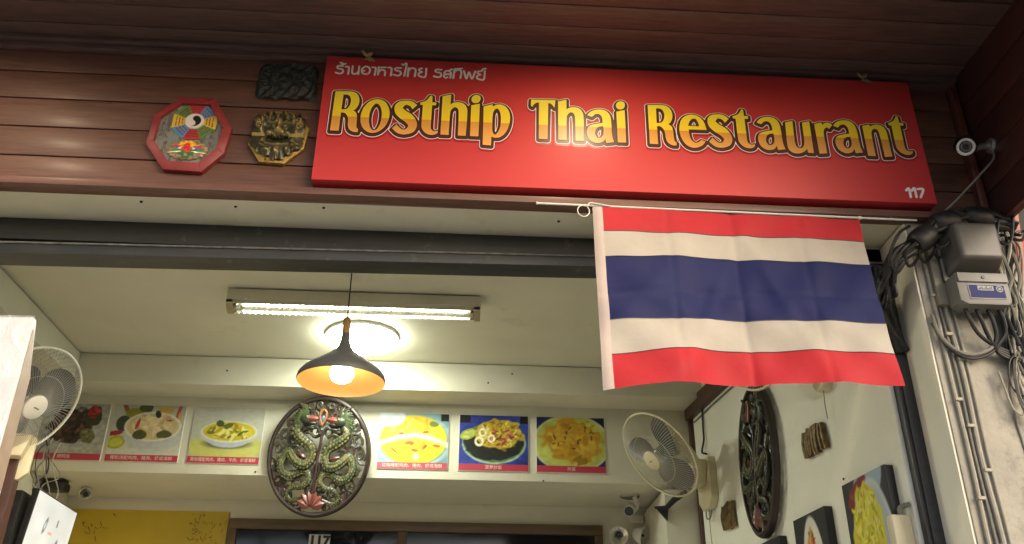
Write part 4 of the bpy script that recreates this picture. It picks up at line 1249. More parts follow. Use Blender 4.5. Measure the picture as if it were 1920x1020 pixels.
def pic2():
    p = Print(100, 78, (176, 176, 160), PA)
    p.grad((188, 188, 170), (160, 160, 142))
    p.ell(0.20, 0.93, 0.04, 0.15, (130, 70, 60), rot=0.5).ell(0.36, 0.84, 0.16, 0.10, (130, 122, 40), soft=0.2).ell(0.20, 0.62, 0.13, 0.16, (62, 66, 52), soft=0.15).ell(0.55, 0.95, 0.12, 0.10, (70, 74, 52), rag=.3)
    p.ell(0.92, 0.92, 0.14, 0.07, (180, 150, 70), rag=0.3, seed=3).ell(1.13, 0.85, 0.035, 0.20, (168, 72, 68), rot=-0.15).ell(1.16, 0.62, 0.05, 0.24, (178, 150, 96), rag=0.4).ell(0.08, 0.42, 0.14, 0.05, (142, 36, 48), rot=0.2)
    p.ell(0.13, 0.24, 0.16, 0.13, (150, 150, 40), rot=0.3, soft=0.1).ell(0.13, 0.24, 0.12, 0.09, (172, 176, 62), rot=0.3, soft=0.2)
    p.ell(0.72, 0.40, 0.48, 0.34, (176, 178, 170), soft=0.05).band(0.36, 1.06, 0.12, 0.3, (172, 172, 166)).ell(0.72, 0.57, 0.50, 0.30, (206, 204, 186), soft=0.05).ell(0.72, 0.57, 0.46, 0.265, (186, 168, 120), soft=0.08)
    p.bits(50, 0.74, 0.60, 0.36, 0.2, [(206, 186, 140), (194, 172, 124), (214, 200, 160), (176, 150, 102)], 0.045, 21)
    p.ell(0.45, 0.62, 0.03, 0.12, (172, 54, 60), rot=-0.2).ell(1.0, 0.70, 0.07, 0.015, (160, 50, 56)).ell(0.78, 0.82, 0.05, 0.08, (52, 54, 48), rot=0.3).ell(0.52, 0.40, 0.13, 0.09, (78, 78, 46), rag=0.4).ell(0.94, 0.42, 0.15, 0.08, (84, 84, 50), rag=0.4, seed=5)
    return p.mottle(0.08, 22, 15), '椰奶汤配鸡肉、猪肉、虾或海鲜'


def pic3():
    p = Print(100, 78, (172, 172, 156), PA)
    p.mottle(0.1, 3, 3).ell(0.65, 0.18, 0.75, 0.24, (178, 178, 96), soft=0.3).ell(0.65, 0.26, 0.40, 0.10, (96, 92, 66), soft=0.5)
    p.ell(0.66, 0.46, 0.51, 0.24, (178, 178, 176), soft=0.05).ell(0.66, 0.34, 0.36, 0.16, (166, 168, 176), soft=0.12).ell(0.66, 0.50, 0.50, 0.22, (196, 196, 176), soft=0.05).ell(0.66, 0.51, 0.46, 0.19, (186, 170, 44), soft=0.06)
    p.bits(46, 0.66, 0.51, 0.38, 0.14, [(206, 198, 90), (170, 146, 30), (190, 180, 64), (212, 208, 120), (150, 128, 30)], 0.03, 31, 2.6)
    p.bits(9, 0.66, 0.50, 0.40, 0.14, [(78, 92, 40), (92, 104, 44)], 0.028, 33).ell(0.48, 0.66, 0.07, 0.07, (62, 82, 48), rag=0.5).ell(0.62, 0.64, 0.09, 0.03, (96, 96, 38), rot=0.4)
    return p.mottle(0.06, 22, 16), '黄咖喱配鸡肉、猪肉、牛肉、虾或海鲜'


def pic4():
    p = Print(100, 78, (108, 140, 150), PA)
    p.mottle(0.5, 4, 4).band(1.1, 1.3, 0.85, 1, (30, 32, 34)).ell(0.62, 0.44, 0.70, 0.56, (148, 176, 170), soft=0.05).ell(0.62, 0.44, 0.62, 0.50, (112, 140, 120), soft=0.05).ell(0.62, 0.46, 0.60, 0.50, (222, 202, 48), soft=0.05)
    p.bits(26, 0.6, 0.6, 0.45, 0.3, [(232, 178, 60), (226, 206, 90), (214, 160, 50), (206, 196, 60)], 0.06, 41)
    p.bits(9, 0.65, 0.45, 0.45, 0.4, [(206, 96, 46), (196, 84, 40), (214, 120, 60)], 0.035, 43).ell(0.98, 0.78, 0.09, 0.06, (110, 128, 56), rag=0.4)
    y_ = 0.36 + 0.18 * np.sin(np.clip(p.x / 1.25, 0, 1) * 3.1)
    p.over(np.clip(1.1 - np.abs(p.y - y_) / (0.05 + 0.04 * vnoise(p.ny, p.nx, 10, 44)), 0, 1), (244, 236, 206)).ell(0.68, 0.12, 0.06, 0.07, (232, 222, 160)).ell(0.18, 0.92, 0.28, 0.20, (206, 214, 214), soft=0.2)
    return p.mottle(0.08, 18, 17), '红咖喱配鸡肉、猪肉、虾或海鲜'


def pic5():
    p = Print(100, 78, (44, 58, 136), PA)
    p.mottle(0.3, 4, 5).band(0, 0.2, 0.84, 1, (24, 24, 30)).band(1.1, 1.3, 0.84, 1, (20, 20, 24)).ell(0.63, 0.42, 0.58, 0.42, (150, 176, 150), soft=0.05).ell(0.63, 0.44, 0.55, 0.40, (80, 112, 62), soft=0.05).ell(0.62, 0.42, 0.54, 0.34, (34, 34, 32), rag=0.15, soft=0.06)
    p.ell(0.72, 0.62, 0.44, 0.32, (176, 152, 42), rag=0.3, seed=6, soft=0.08)
    p.bits(110, 0.74, 0.62, 0.38, 0.27, [(206, 186, 72), (160, 126, 30), (190, 170, 60), (126, 100, 28), (214, 200, 110)], 0.022, 51)
    p.bits(16, 0.72, 0.56, 0.26, 0.16, [(150, 62, 50), (196, 120, 90), (110, 50, 36)], 0.03, 53)
    p.ell(0.16, 0.60, 0.16, 0.10, (150, 164, 62), rot=0.5).ell(0.16, 0.60, 0.12, 0.07, (176, 186, 90), rot=0.5)
    for (x, y, r) in ((0.42, 0.64, 0.075), (0.36, 0.46, 0.085), (0.58, 0.52, 0.07)):
        p.ell(x, y, r, r * 1.25, (222, 218, 180), inner=0.5, soft=0.12)
    return p.mottle(0.25, 24, 18), '菠萝炒饭'


def pic6():
    p = Print(100, 78, (30, 36, 70), PA)
    p.mottle(0.5, 4, 6).ell(0.64, 0.46, 0.72, 0.60, (186, 186, 150), soft=0.04).ell(0.64, 0.46, 0.68, 0.57, (166, 172, 84), soft=0.04).mottle(0.15, 4, 61)
    p.ell(0.66, 0.52, 0.55, 0.42, (176, 134, 38), rag=0.4, seed=7, soft=0.06).ell(0.80, 0.12, 0.12, 0.10, (136, 108, 30), rag=0.7, seed=3)
    p.bits(50, 0.66, 0.54, 0.42, 0.30, [(186, 150, 48), (164, 120, 32), (176, 138, 40), (158, 116, 30), (192, 160, 60)], 0.06, 62)
    p.bits(14, 0.7, 0.56, 0.42, 0.3, [(96, 84, 28), (84, 72, 26)], 0.022, 63)
    return p.mottle(0.12, 16, 19), '煎蛋'


pics = [(-2.457, pic1, 'dish picture of dark roast meat with a red flower'), (-2.022, pic2, 'dish picture of pale soup in a white bowl with lime'), (-1.560, pic3, 'dish picture of yellow curry in a low white bowl'),
        (-0.474, pic4, 'dish picture of bright yellow curry with a white streak on blue plate'), (-0.001, pic5, 'dish picture of pineapple fried rice with squid rings on blue cloth'), (0.458, pic6, 'dish picture of browned omelette on a green plate')]
CAPR = mat('caption_red', (0.42, 0.035, 0.060), 0.4, var=0.04)
CAPT = mat('caption_text', (0.80, 0.66, 0.55), 0.5)
ACRY = mat('acrylic_edge', (0.70, 0.70, 0.62), 0.25, var=0.04)
PW_, PH_ = 0.414, 0.342
for x0, fn, lab in pics:
    z0 = 3.038 if x0 > -1 else 3.045
    t = thing('dish_picture', lab, 'picture', (x0 + PW_ / 2, 5.25, z0), 'dish pictures along the bulkhead')
    MB().box(x0, x0 + PW_, 5.2425, 5.2505, z0, z0 + PH_).build('backing', ACRY, t, bevel=0.001)
    p, cap = fn()
    put('print', p.mesh('print', lambda u, v: Vector((x0 + 0.003 + u * (PW_ - 0.006), 5.2415, z0 + 0.042 + v * (PH_ - 0.045)))), PRINT, t)
    MB().box(x0 + 0.003, x0 + PW_ - 0.003, 5.2405, 5.2424, z0 + 0.003, z0 + 0.0415).build('caption_strip', CAPR, t)
    me = text_mesh(cap, 0.025, 0.0)
    w_ = max(v.co.x for v in me.vertices) - min(v.co.x for v in me.vertices) if len(me.vertices) else 1
    k_ = min(1.0, 0.37 / w_)
    me.transform(Matrix(((k_, 0, 0, x0 + PW_ / 2), (0, 0, -1, 5.2395), (0, 1.0, 0, z0 + 0.022), (0, 0, 0, 1))))
    put('caption', me, CAPT, t)


# ------------------------------------------------------------------ carved openwork dragon panels
def dragon_panel(lab, M4, tone=1.0):
    t = thing('dragon_panel', lab, 'carving', M4=M4, group='carved dragon panels')
    C = lambda *c: tuple(v * tone * 0.52 for v in c)
    DK = C(0.075, 0.062, 0.042)
    MB().lathe([(0.925, -0.05), (0.915, 0.03), (0.93, 0.062), (0.955, 0.07), (0.985, 0.05), (1.0, 0.0), (0.995, -0.06)], 72, closed=True).build('rim', mat('carved_rim_wood', (0.040, 0.024, 0.017), 0.5, var=0.3, scale=4, coat=0.15), t, local=True)
    g_ = np.random.default_rng(5)
    mb = MB()
    for s_ in (-1, 1):                                      # cloud scrolls that tie the carving to the rim
        spots = [(0.72, 0.30), (0.80, 0.05), (0.76, -0.22), (0.70, -0.48), (0.52, -0.70), (0.30, -0.80), (0.50, 0.62), (0.30, 0.80), (0.12, 0.84), (0.64, 0.50), (0.60, 0.14), (0.62, -0.05), (0.58, -0.62), (0.10, -0.55),
                 (0.14, 0.40), (0.30, 0.44), (0.44, 0.36), (0.46, -0.36), (0.10, -0.20), (0.34, -0.46), (0.2, 0.66), (0.42, 0.76)]
        for (x, y) in spots:
            a0, tr, r0 = g_.random() * 6.28, 1.6 + g_.random(), 0.065 + 0.06 * g_.random()
            path = [(s_ * (x + r0 * (1 - 0.65 * q) * math.cos(a0 + tr * 6.28 * q * 0.6)), y + r0 * (1 - 0.65 * q) * math.sin(a0 + tr * 6.28 * q * 0.6), -0.01 + 0.02 * q) for q in np.linspace(0, 1, 14)]
            mb.tube(path, [0.032 - 0.012 * q for q in np.linspace(0, 1, 14)], 6, col=C(0.095, 0.085, 0.052) if g_.random() < .6 else C(0.12, 0.062, 0.050))
        for k in range(34):
            a = g_.uniform(-1.5, 1.5)
            r = g_.uniform(0.55, 0.9)
            x, y = r * math.cos(a), r * math.sin(a)
            mb.tube(spline([(s_ * x, y, 0), (s_ * (x + 0.05), y + g_.uniform(-.09, .09), 0.015), (s_ * min(0.93 * math.cos(a) + .02, x + 0.13), y + g_.uniform(-.1, .1), 0)], 4), 0.024, 5, col=DK)
    mb.build('cloud_scrolls', PAINTED, t, local=True, kind='stuff')
    body = [(0.40, 0.50), (0.50, 0.36), (0.36, 0.24), (0.17, 0.12), (0.13, -0.04), (0.22, -0.17), (0.38, -0.15), (0.50, -0.06), (0.58, 0.02), (0.66, -0.06), (0.70, -0.20), (0.62, -0.34), (0.46, -0.36), (0.28, -0.28), (0.15, -0.30), (0.11, -0.42), (0.22, -0.52), (0.40, -0.55), (0.50, -0.66), (0.40, -0.76), (0.20, -0.72)]
    for s_ in (-1, 1):
        P = spline([(s_ * x, y, 0.045 + 0.03 * math.sin(i * 1.3)) for i, (x, y) in enumerate(body)], 7)
        n = len(P)
        R, cl = [], []
        for i in range(n):
            q = i / (n - 1)
            r = 0.092 * (1 - 0.60 * q ** 1.4) * (0.72 + 0.28 * min(1, q * 9))
            R.append(r * (1.0 + 0.10 * (i % 2)))
        mb = MB()
        mb.tube(P, R, 12, cols=[C(0.055, 0.060, 0.028)] * n, flat=((0, 0, 1), 0.75))
        for i in range(3, n - 3):                           # rows of raised scales
            d = (P[i + 1] - P[i - 1]).normalized()
            nr = Vector((-d.y, d.x, 0))
            for k, o in enumerate((-0.62, 0.0, 0.62)):
                if (i + k) % 2:
                    continue
                c_ = P[i] + nr * o * R[i] + Vector((0, 0, R[i] * 0.75 * math.sqrt(1 - o * o)))
                br = 0.6 + 0.7 * g_.random()
                mb.ball(c_, (R[i] * 0.34, R[i] * 0.34, R[i] * 0.16), n=7, m=4, col=C(0.25 * br, 0.23 * br, 0.075 * br) if g_.random() < 0.75 else C(0.10, 0.15, 0.05))
        # head, jaw, horns, mane
        hx, hy = s_ * 0.33, 0.58
        mb.ball((hx, hy, 0.08), (0.13, 0.09, 0.07), n=14, m=9, col=C(0.05, 0.065, 0.028)).ball((hx - s_ * 0.12, hy - 0.06, 0.07), (0.10, 0.04, 0.05), n=12, m=8, col=C(0.055, 0.05, 0.03))
        mb.ball((hx - s_ * 0.10, hy - 0.14, 0.06), (0.10, 0.03, 0.04), n=12, m=8, col=C(0.05, 0.045, 0.028)).ball((hx - s_ * 0.02, hy + 0.03, 0.14), 0.026, n=10, m=7, col=C(0.34, 0.30, 0.12))
        for k in range(16):
            a = 0.1 + 1.9 * k / 15
            c0 = Vector((hx + s_ * 0.05 * math.cos(a), hy + 0.05 * math.sin(a) - 0.05, 0.07))
            L_ = 0.20 + 0.10 * g_.random()
            e = c0 + Vector((s_ * L_ * math.cos(a - 0.7), L_ * math.sin(a - 0.7), -0.02))
            mid = c0.lerp(e, 0.5) + Vector((0, 0.035, 0.03))
            mb.tube(spline([c0, mid, e], 5), [0.021 - 0.0015 * q for q in range(11)], 6, col=C(0.06, 0.15, 0.045) if k % 2 else C(0.15, 0.15, 0.055))
        for k in range(3):
            y_ = hy + 0.12 + 0.05 * k
            mb.tube(spline([(hx - s_ * 0.02, y_ - .05, 0.06), (hx + s_ * (0.08 + 0.05 * k), y_ + 0.03, 0.08), (hx + s_ * (0.20 - 0.05 * k), y_ + 0.01, 0.05)], 5), [0.026 - 0.0018 * q for q in range(11)], 6, col=C(0.10, 0.085, 0.04))
        for (a0, b0, c0) in (((0.13, 0.30), (0.25, 0.36), (0.35, 0.33)), ((0.62, -0.34), (0.52, -0.44), (0.40, -0.42)), ((0.38, -0.15), (0.30, -0.06), (0.42, 0.06)), ((0.50, 0.1), (0.44, 0.13), (0.36, 0.08))):
            mb.tube(spline([(s_ * a0[0], a0[1], 0.05), (s_ * b0[0], b0[1], 0.08), (s_ * c0[0], c0[1], 0.06)], 5), [0.03 - 0.0018 * q for q in range(11)], 7, col=C(0.085, 0.075, 0.035))
        mb.build('dragon', PAINTED, t, local=True)
        mb = MB()
        mb.leaf((s_ * 0.05, 0.60, 0.10), (s_, -0.06, 0), (0, 1, 0), (0, 0, 1), 0.42, 0.060, 0.05, col=C(0.34, 0.085, 0.06), n=10)
        mb.build('red_ribbon', PAINTED, t, local=True)
        mb = MB()
        mb.leaf((s_ * 0.22, -0.06, 0.07), (s_, 0.3, 0), (0, 1, 0), (0, 0, 1), 0.22, 0.05, 0.04, col=C(0.15, 0.035, 0.032), n=8)
        mb.build('red_ribbon', PAINTED, t, local=True)
    mb = MB()
    mb.tube(spline([(0, 0.42, 0.05), (0.012, 0.2, 0.06), (-0.01, 0.0, 0.05), (0.0, -0.2, 0.06), (0, -0.62, 0.05)], 6), 0.030, 8, col=C(0.075, 0.032, 0.03))
    for s_ in (-1, 1):
        mb.tube(spline([(s_ * 0.02, 0.34, 0.06), (s_ * 0.09, 0.46, 0.07), (s_ * 0.22, 0.42, 0.06), (s_ * 0.36, 0.40, 0.05)], 5), [0.032] * 8 + [0.024] * 8, 7, col=C(0.055, 0.05, 0.028))
        mb.tube(spline([(s_ * 0.01, -0.1, 0.05), (s_ * 0.06, -0.22, 0.06), (s_ * 0.03, -0.36, 0.05), (0, -0.42, 0.05)], 5), 0.018, 6, col=C(0.05, 0.046, 0.03))
    mb.build('centre_stem', PAINTED, t, local=True)
    jw = MB()
    tear = lambda k, z: [(k * 0.085 * math.sin(a) * math.sin(a / 2) ** 1.2, 0.56 - k * 0.13 * math.cos(a) * -1 + 0.0, z) for a in np.linspace(0.0, 2 * math.pi, 26, endpoint=False)]
    tb = [(x, 0.60 + (0.58 - y) * 1.0, z) for x, y, z in tear(1.0, 0.13)]
    jw.tube(tb + [tb[0]], 0.024, 7, col=C(0.50, 0.20, 0.07))
    j_ = jw.build('jewel_frame', PAINTED, t, local=True)
    MB().ball((0, 0.585, 0.115), (0.048, 0.082, 0.035), n=16, m=10, col=C(0.07, 0.17, 0.27)).build('jewel', PAINTED, j_, local=True)
    mb = MB()
    for a in (-70, -42, -16, 16, 42, 70):
        d = (math.sin(math.radians(a)), math.cos(math.radians(a)), 0.1)
        mb.leaf((0.02 * a / 70, -0.84, 0.06), d, (d[1], -d[0], 0), (0, 0, 1), 0.27, 0.075, 0.05, col=C(0.40, 0.12, 0.09) if abs(a) > 20 else C(0.30, 0.08, 0.06))
    mb.build('lotus', PAINTED, t, local=True)
    return t


dragon_panel('openwork dragon carving in dark oval rim hanging below the pendant lamp', frame((-0.80, 5.185, 3.09), (-0.10, -0.97, -0.20), (0.10, 0, 1), (0.300, 0.345, 0.30)))
MB().box(-0.815, -0.785, 5.19, 5.2505, 3.30, 3.33).build('panel_hook', GREYM, house)
dragon_panel('openwork dragon carving in dark oval rim on the white right wall', frame(on_wall(4.285, 2.865, 0.040), (wn_.x, wn_.y, 0.0), (0, -0.12, 1), (0.200, 0.375, 0.30)), 0.70)


# ------------------------------------------------------------------ wall fans
def make_fan(lab, M4, arm_to, base_n, pal='grey', brk=(0.075, 0.17)):
    """local z is the way the fan blows, origin at the centre of the front guard's rim"""
    t = thing('wall_fan', lab, 'fan', M4=M4, group='oscillating wall fans')
    wire = mat('guard_wire_' + pal, (0.50, 0.48, 0.36) if pal == 'cream' else (0.30, 0.295, 0.26), 0.4, var=0.05)
    R_ = 0.250
    mb = MB()
    for k in range(90):
        a = 2 * math.pi * k / 90
        ca, sa = math.cos(a), math.sin(a)
        sw = a + 0.25
        P = []
        for q in np.linspace(0, 1, 7):
            r = 0.055 + (R_ - 0.055) * q
            ang = a + 0.22 * (1 - q)
            P.append((r * math.cos(ang), r * math.sin(ang), 0.062 * (1 - q ** 2.4)))
        mb.tube(P, 0.0010, 4)
        if k % 2 == 0:
            P = [((0.05 + (R_ - 0.05) * q) * ca, (0.05 + (R_ - 0.05) * q) * sa, -0.088 * (1 - q ** 3)) for q in np.linspace(0, 1, 6)]
            mb.tube(P, 0.0011, 4)
    for r, z in ((0.14, 0.047), (0.15, -0.075)):
        mb.tube([(r * math.cos(a), r * math.sin(a), z) for a in np.linspace(0, 2 * math.pi, 49)], 0.0015, 5)
    mb.build('guard', wire, t, local=True, kind='stuff')
    MB().tube([(R_ * math.cos(a), R_ * math.sin(a), 0) for a in np.linspace(0, 2 * math.pi, 65)], 0.0062, 8).build('guard_rim', CREAMPL if pal == 'cream' else WHITEPL, t, local=True)
    MB().lathe([(0.0005, 0.072), (0.044, 0.072), (0.054, 0.066), (0.056, 0.056)], 32).build('badge', CREAMPL if pal == 'cream' else WHITEPL, t, local=True)
    MB().box(-0.014, 0.014, -0.003, 0.003, 0.0715, 0.0735).build('badge_mark', mat('badge_grey', (0.22, 0.21, 0.17), 0.5), t, local=True)
    blade = mat('fan_blade', (0.09, 0.094, 0.094), 0.22, var=0.08, scale=6, coat=0.3)
    for k in range(3):
        a0 = 2 * math.pi * k / 3 + 0.4
        vs, fs = [], []
        for i in range(9):
            for j in range(9):
                q, s_ = i / 8, j / 8
                r = 0.035 + 0.198 * q
                wdt = 1.75 * (0.35 + 0.65 * math.sin(math.pi * min(1, 0.28 + 0.66 * q)))
                ang = a0 + wdt * (s_ - 0.5) + 0.35 * q
                rr = r * (1 - 0.16 * q * (2 * s_ - 1) ** 2)
                vs.append((rr * math.cos(ang), rr * math.sin(ang), -0.012 - 0.05 * (s_ - 0.5) * (0.5 + 0.5 * q)))
        for i in range(8):
            for j in range(8):
                fs.append((i * 9 + j, i * 9 + j + 1, (i + 1) * 9 + j + 1, (i + 1) * 9 + j))
        MB().add(vs, fs).build('blade', blade, t, local=True)
    MB().lathe([(0.0005, 0.03), (0.030, 0.03), (0.040, 0.02), (0.040, -0.04)], 24).build('hub', blade, t, local=True)
    mt_ = MB().lathe([(0.05, -0.086), (0.062, -0.095), (0.062, -0.16), (0.045, -0.195), (0.0005, -0.20)], 28).build('motor', CREAMPL, t, local=True)
    inv = M4.inverted()
    tgt = inv @ Vector(arm_to)
    MB().tube(spline([(0, 0, -0.17), Vector((0, -0.03, -0.19)).lerp(tgt, 0.45), tgt], 6), 0.026, 12).build('arm', CREAMPL, t, local=True)
    n_ = Vector(base_n).normalized()
    B = inv @ frame(Vector(arm_to), n_)
    MB().prism([(-brk[0], 0.02 + brk[1] * 0.25), (brk[0], 0.02 + brk[1] * 0.25), (brk[0], -brk[1] * 0.6), (brk[0] * 0.5, -brk[1] * 0.82), (-brk[0] * 0.5, -brk[1] * 0.82), (-brk[0], -brk[1] * 0.6)], -0.045, 0.0, T=B).build('bracket', CREAMPL, t, local=True, bevel=0.008)
    MB().prism([(-brk[0] * 0.85, 0.02 + brk[1] * 0.2), (brk[0] * 0.85, 0.02 + brk[1] * 0.2), (brk[0] * 0.5, -brk[1] * 0.3), (-brk[0] * 0.5, -brk[1] * 0.3)], 0.0, 0.075, T=B).build('bracket_arm', CREAMPL, t, local=True, bevel=0.012)
    MB().tube([B @ Vector((0.0, -brk[1] * 0.8, -0.02)), B @ Vector((0.002, -brk[1] * 1.2, -0.015)), B @ Vector((0.0, -brk[1] * 1.6, -0.018))], 0.002, 6).build('pull_cord', CABLEG, t, local=True)
    return t


make_fan('cream wall fan on the white right wall behind the flag corner', frame((1.075, 4.72, 3.005), (-0.72, -0.28, -0.60)), on_wall(5.02, 2.985, 0.045), (wn_.x, wn_.y, 0), 'cream', (0.10, 0.24))
fan_l = make_fan('grey wall fan on the brown post beside the plastic wrapped box', frame((-1.935, 4.0, 2.968), (0.80, -0.26, -0.54), (0, 0, 1), (1.05, 1.05, 1.05)), (-2.01, 4.175, 2.80), (0.3, -0.95, 0))
make_fan('wall fan mostly hidden behind the hanging flag on white wall', frame((1.27, 3.72, 3.27), (-0.86, -0.25, -0.32)), on_wall(3.60, 3.10, 0.045), (wn_.x, wn_.y, 0), 'cream', (0.055, 0.16))
cable('fan_lead', [on_wall(5.02, 3.38, .01), on_wall(5.03, 3.26, .012), on_wall(5.02, 3.19, .018), on_wall(5.06, 3.13, .02), on_wall(5.0, 3.10, .02)], 0.006, CABLEK, 'dark lead hanging to the cream fan on the right wall')
cable('fan_lead', [on_wall(5.0, 2.78, .02), on_wall(5.03, 2.745, .02), on_wall(5.08, 2.755, .02), on_wall(5.08, 2.80, .02)], 0.004, CABLEG, 'short grey cord loop below the cream fan bracket')
cable('wall_lead', [on_wall(3.45, 3.34, .006), on_wall(4.3, 3.345, .006), on_wall(4.8, 3.35, .006), on_wall(5.18, 3.345, .006)], 0.005, CABLEG, 'grey lead running under the timber on the right wall')

# ------------------------------------------------------------------ small gilt carvings and dish canvases on the right wall
def gilt(y, z, w, h, lab, seed):
    t = thing('gilt_carving', lab, 'carving', tuple(on_wall(y, z)))
    g_ = np.random.default_rng(seed)
    GM = mat('old_gilt', (0.26, 0.18, 0.055), 0.42, metal=0.3, var=0.4, scale=40, col2=(0.05, 0.03, 0.014), bump=0.3, bscale=90)
    for k in range(9):
        s_ = (k / 8 - 0.5)
        a, b = on_wall(y + s_ * w * 2, z + h * (0.9 + 0.18 * g_.random()) - abs(s_) * 0.02, 0.012), on_wall(y + s_ * w * 2 + g_.normal(0, .006), z - h * (0.9 + 0.2 * g_.random()), 0.012)
        MB().tube(spline([a, a.lerp(b, .5) + wn_ * 0.006 + Vector((0, g_.normal(0, .008), 0)), b], 5), w * 0.155, 7).build('flute', GM, t)
    for k in range(5):
        c = on_wall(y + g_.uniform(-.8, .8) * w, z + g_.uniform(-.8, .8) * h, 0.02)
        MB().ball(c, (0.008, w * 0.2, h * 0.16), n=8, m=6).build('boss', GM, t)


gilt(3.765, 2.805, 0.082, 0.062, 'small gilt wood carving on the wall above the dish canvases', 3)
gilt(4.78, 2.705, 0.070, 0.066, 'small gilt wood carving on the wall below the cream fan', 4)


def canvas(y0, y1, z0, z1, fn, lab):
    t = thing('dish_canvas', lab, 'canvas', tuple(on_wall((y0 + y1) / 2, z0)), 'dish canvases on the right wall')
    wall_box(MB(), y0, y1, z0, z1, 0.0, 0.035).build('stretcher', BLACKPL, t, bevel=0.002)
    p = fn()
    put('print', p.mesh('print', lambda u, v: on_wall(y1 + (y0 - y1) * u, z0 + (z1 - z0) * v, 0.0362)), PRINT, t)


def cv1():
    p = Print(80, 110, (52, 52, 54), 0.6)
    p.mottle(0.2, 6, 71).ell(0.34, 0.94, 0.24, 0.14, (150, 168, 180), rot=0.5, soft=0.1).ell(0.2, 0.92, 0.16, 0.06, (120, 50, 48), rot=0.4, rag=0.3).ell(0.36, 0.45, 0.26, 0.52, (206, 212, 214), soft=0.05).ell(0.38, 0.45, 0.22, 0.5, (168, 176, 176), soft=0.2)
    p.ell(0.27, 0.70, 0.20, 0.26, (200, 192, 60), rag=0.35, seed=5, soft=0.06).bits(130, 0.27, 0.70, 0.18, 0.24, [(222, 214, 84), (186, 172, 44), (206, 200, 110), (160, 150, 40)], 0.012, 72, 2.6)
    p.ell(0.34, 0.42, 0.16, 0.10, (110, 116, 50), rag=0.6, soft=0.2).ell(0.36, 0.22, 0.18, 0.24, (196, 170, 60), rag=0.4).bits(40, 0.36, 0.22, 0.16, 0.22, [(206, 130, 60), (190, 186, 80), (150, 80, 60), (120, 130, 60)], 0.02, 73).ell(0.52, 0.24, 0.07, 0.2, (196, 204, 130), soft=0.1)
    return p


def cv2():
    p = Print(70, 90, (48, 48, 50), 0.7)
    p.ell(0.36, 0.46, 0.25, 0.52, (206, 206, 190), soft=0.05).ell(0.34, 0.56, 0.125, 0.34, (190, 130, 60), rag=0.25, soft=0.1).bits(36, 0.34, 0.58, 0.09, 0.3, [(170, 60, 50), (206, 160, 70), (150, 50, 44), (196, 180, 90), (120, 110, 50)], 0.016, 81)
    return p


def cv3():
    return Print(40, 40, (46, 46, 48), 0.7).ell(0.3, 0.2, 0.2, 0.6, (190, 190, 176))


canvas(3.238, 3.56, 1.90, 2.548, cv1, 'black edged canvas of yellow shredded dish beside the switch box')
canvas(3.725, 4.02, 1.90, 2.508, cv2, 'black edged canvas of red orange dish on white plate')
canvas(4.175, 4.45, 1.90, 2.478, cv3, 'black edged canvas under the dark dragon carving on the wall')

sb = thing('switch_box', 'cream switch box with conduit elbow fixed beside the shutter guide', 'switch box', tuple(on_wall(3.25, 2.2)))
wall_box(MB(), 3.185, 3.225, 2.10, 2.352, 0.0, 0.075).build('box', CREAMPL, sb, bevel=0.008)
wall_box(MB(), 3.222, 3.236, 2.11, 2.345, 0.012, 0.068).build('lid', WHITEPL, sb, bevel=0.004)
MB().tube(spline([on_wall(3.20, 2.35, 0.03), on_wall(3.20, 2.375, 0.03), on_wall(3.19, 2.385, 0.015), on_wall(3.17, 2.385, 0.01)], 5), 0.009, 8).build('conduit_elbow', CABLEG, sb)

# ------------------------------------------------------------------ fittings on the back wall and bulkhead
ic = thing('indoor_camera', 'small white indoor bullet camera under a tilted bracket plate', 'camera', (1.08, 5.6, 2.984))
MB().lathe([(0.0005, 0.0), (0.055, 0.0), (0.060, 0.004), (0.060, 0.010)], 24, T=frame((1.055, 5.52, 2.984), (-0.05, -0.12, -1)) @ Matrix.Translation((0, 0, -0.004))).build('bracket_plate', GREYM, ic)
MB().tube(spline([(1.085, 5.53, 2.98), (1.10, 5.53, 2.945), (1.095, 5.53, 2.915), (1.075, 5.51, 2.898)], 5), [0.014] * 16, 10).build('stem', WHITEPL, ic)
TI = frame((1.035, 5.46, 2.875), (-0.32, -0.85, -0.42))
MB().lathe([(0.0005, -0.10), (0.030, -0.10), (0.033, -0.09), (0.033, 0.0), (0.029, 0.004)], 24, T=TI).build('housing', WHITEPL, ic)
MB().lathe([(0.0005, 0.002), (0.027, 0.002)], 24, T=TI).build('lens', GLASS_DK, ic)
MB().box(1.10, 1.19, 5.80, 5.848, 2.88, 2.93).build('cable_box', CREAM, ic, bevel=0.004)

em = thing('emergency_light', 'twin head emergency light with round reflector on back wall', 'lamp', (1.09, 5.80, 2.6))
CHR = mat('reflector_chrome', (0.75, 0.75, 0.70), 0.28, metal=1.0, var=0.1, scale=4)
for (x, z, d) in ((1.005, 2.775, (-0.15, -0.9, -0.25)), (1.165, 2.775, (0.75, -0.55, -0.35))):
    TE = frame((x, 5.68, z), d)
    hd = MB().lathe([(0.0005, -0.075), (0.030, -0.07), (0.052, -0.035), (0.058, 0.0), (0.054, 0.003)], 28, T=TE).build('lamp_head', WHITEPL, em)
    MB().lathe([(0.0005, -0.03), (0.02, -0.024), (0.04, -0.008), (0.054, 0.002)], 28, T=TE).build('reflector', CHR, hd)
    MB().ball((0, 0, -0.012), 0.010, T=TE, n=10, m=7).build('bulb', GLASS_DK, hd)
    MB().tube([TE @ Vector((0, 0, -0.07)), Vector((x + (1.085 - x) * 0.5, 5.78, 2.70))], 0.009, 8).build('neck', GREYM, em)
MB().box(0.98, 1.19, 5.76, 5.849, 2.46, 2.70).build('battery_box', WHITEPL, em, bevel=0.006)

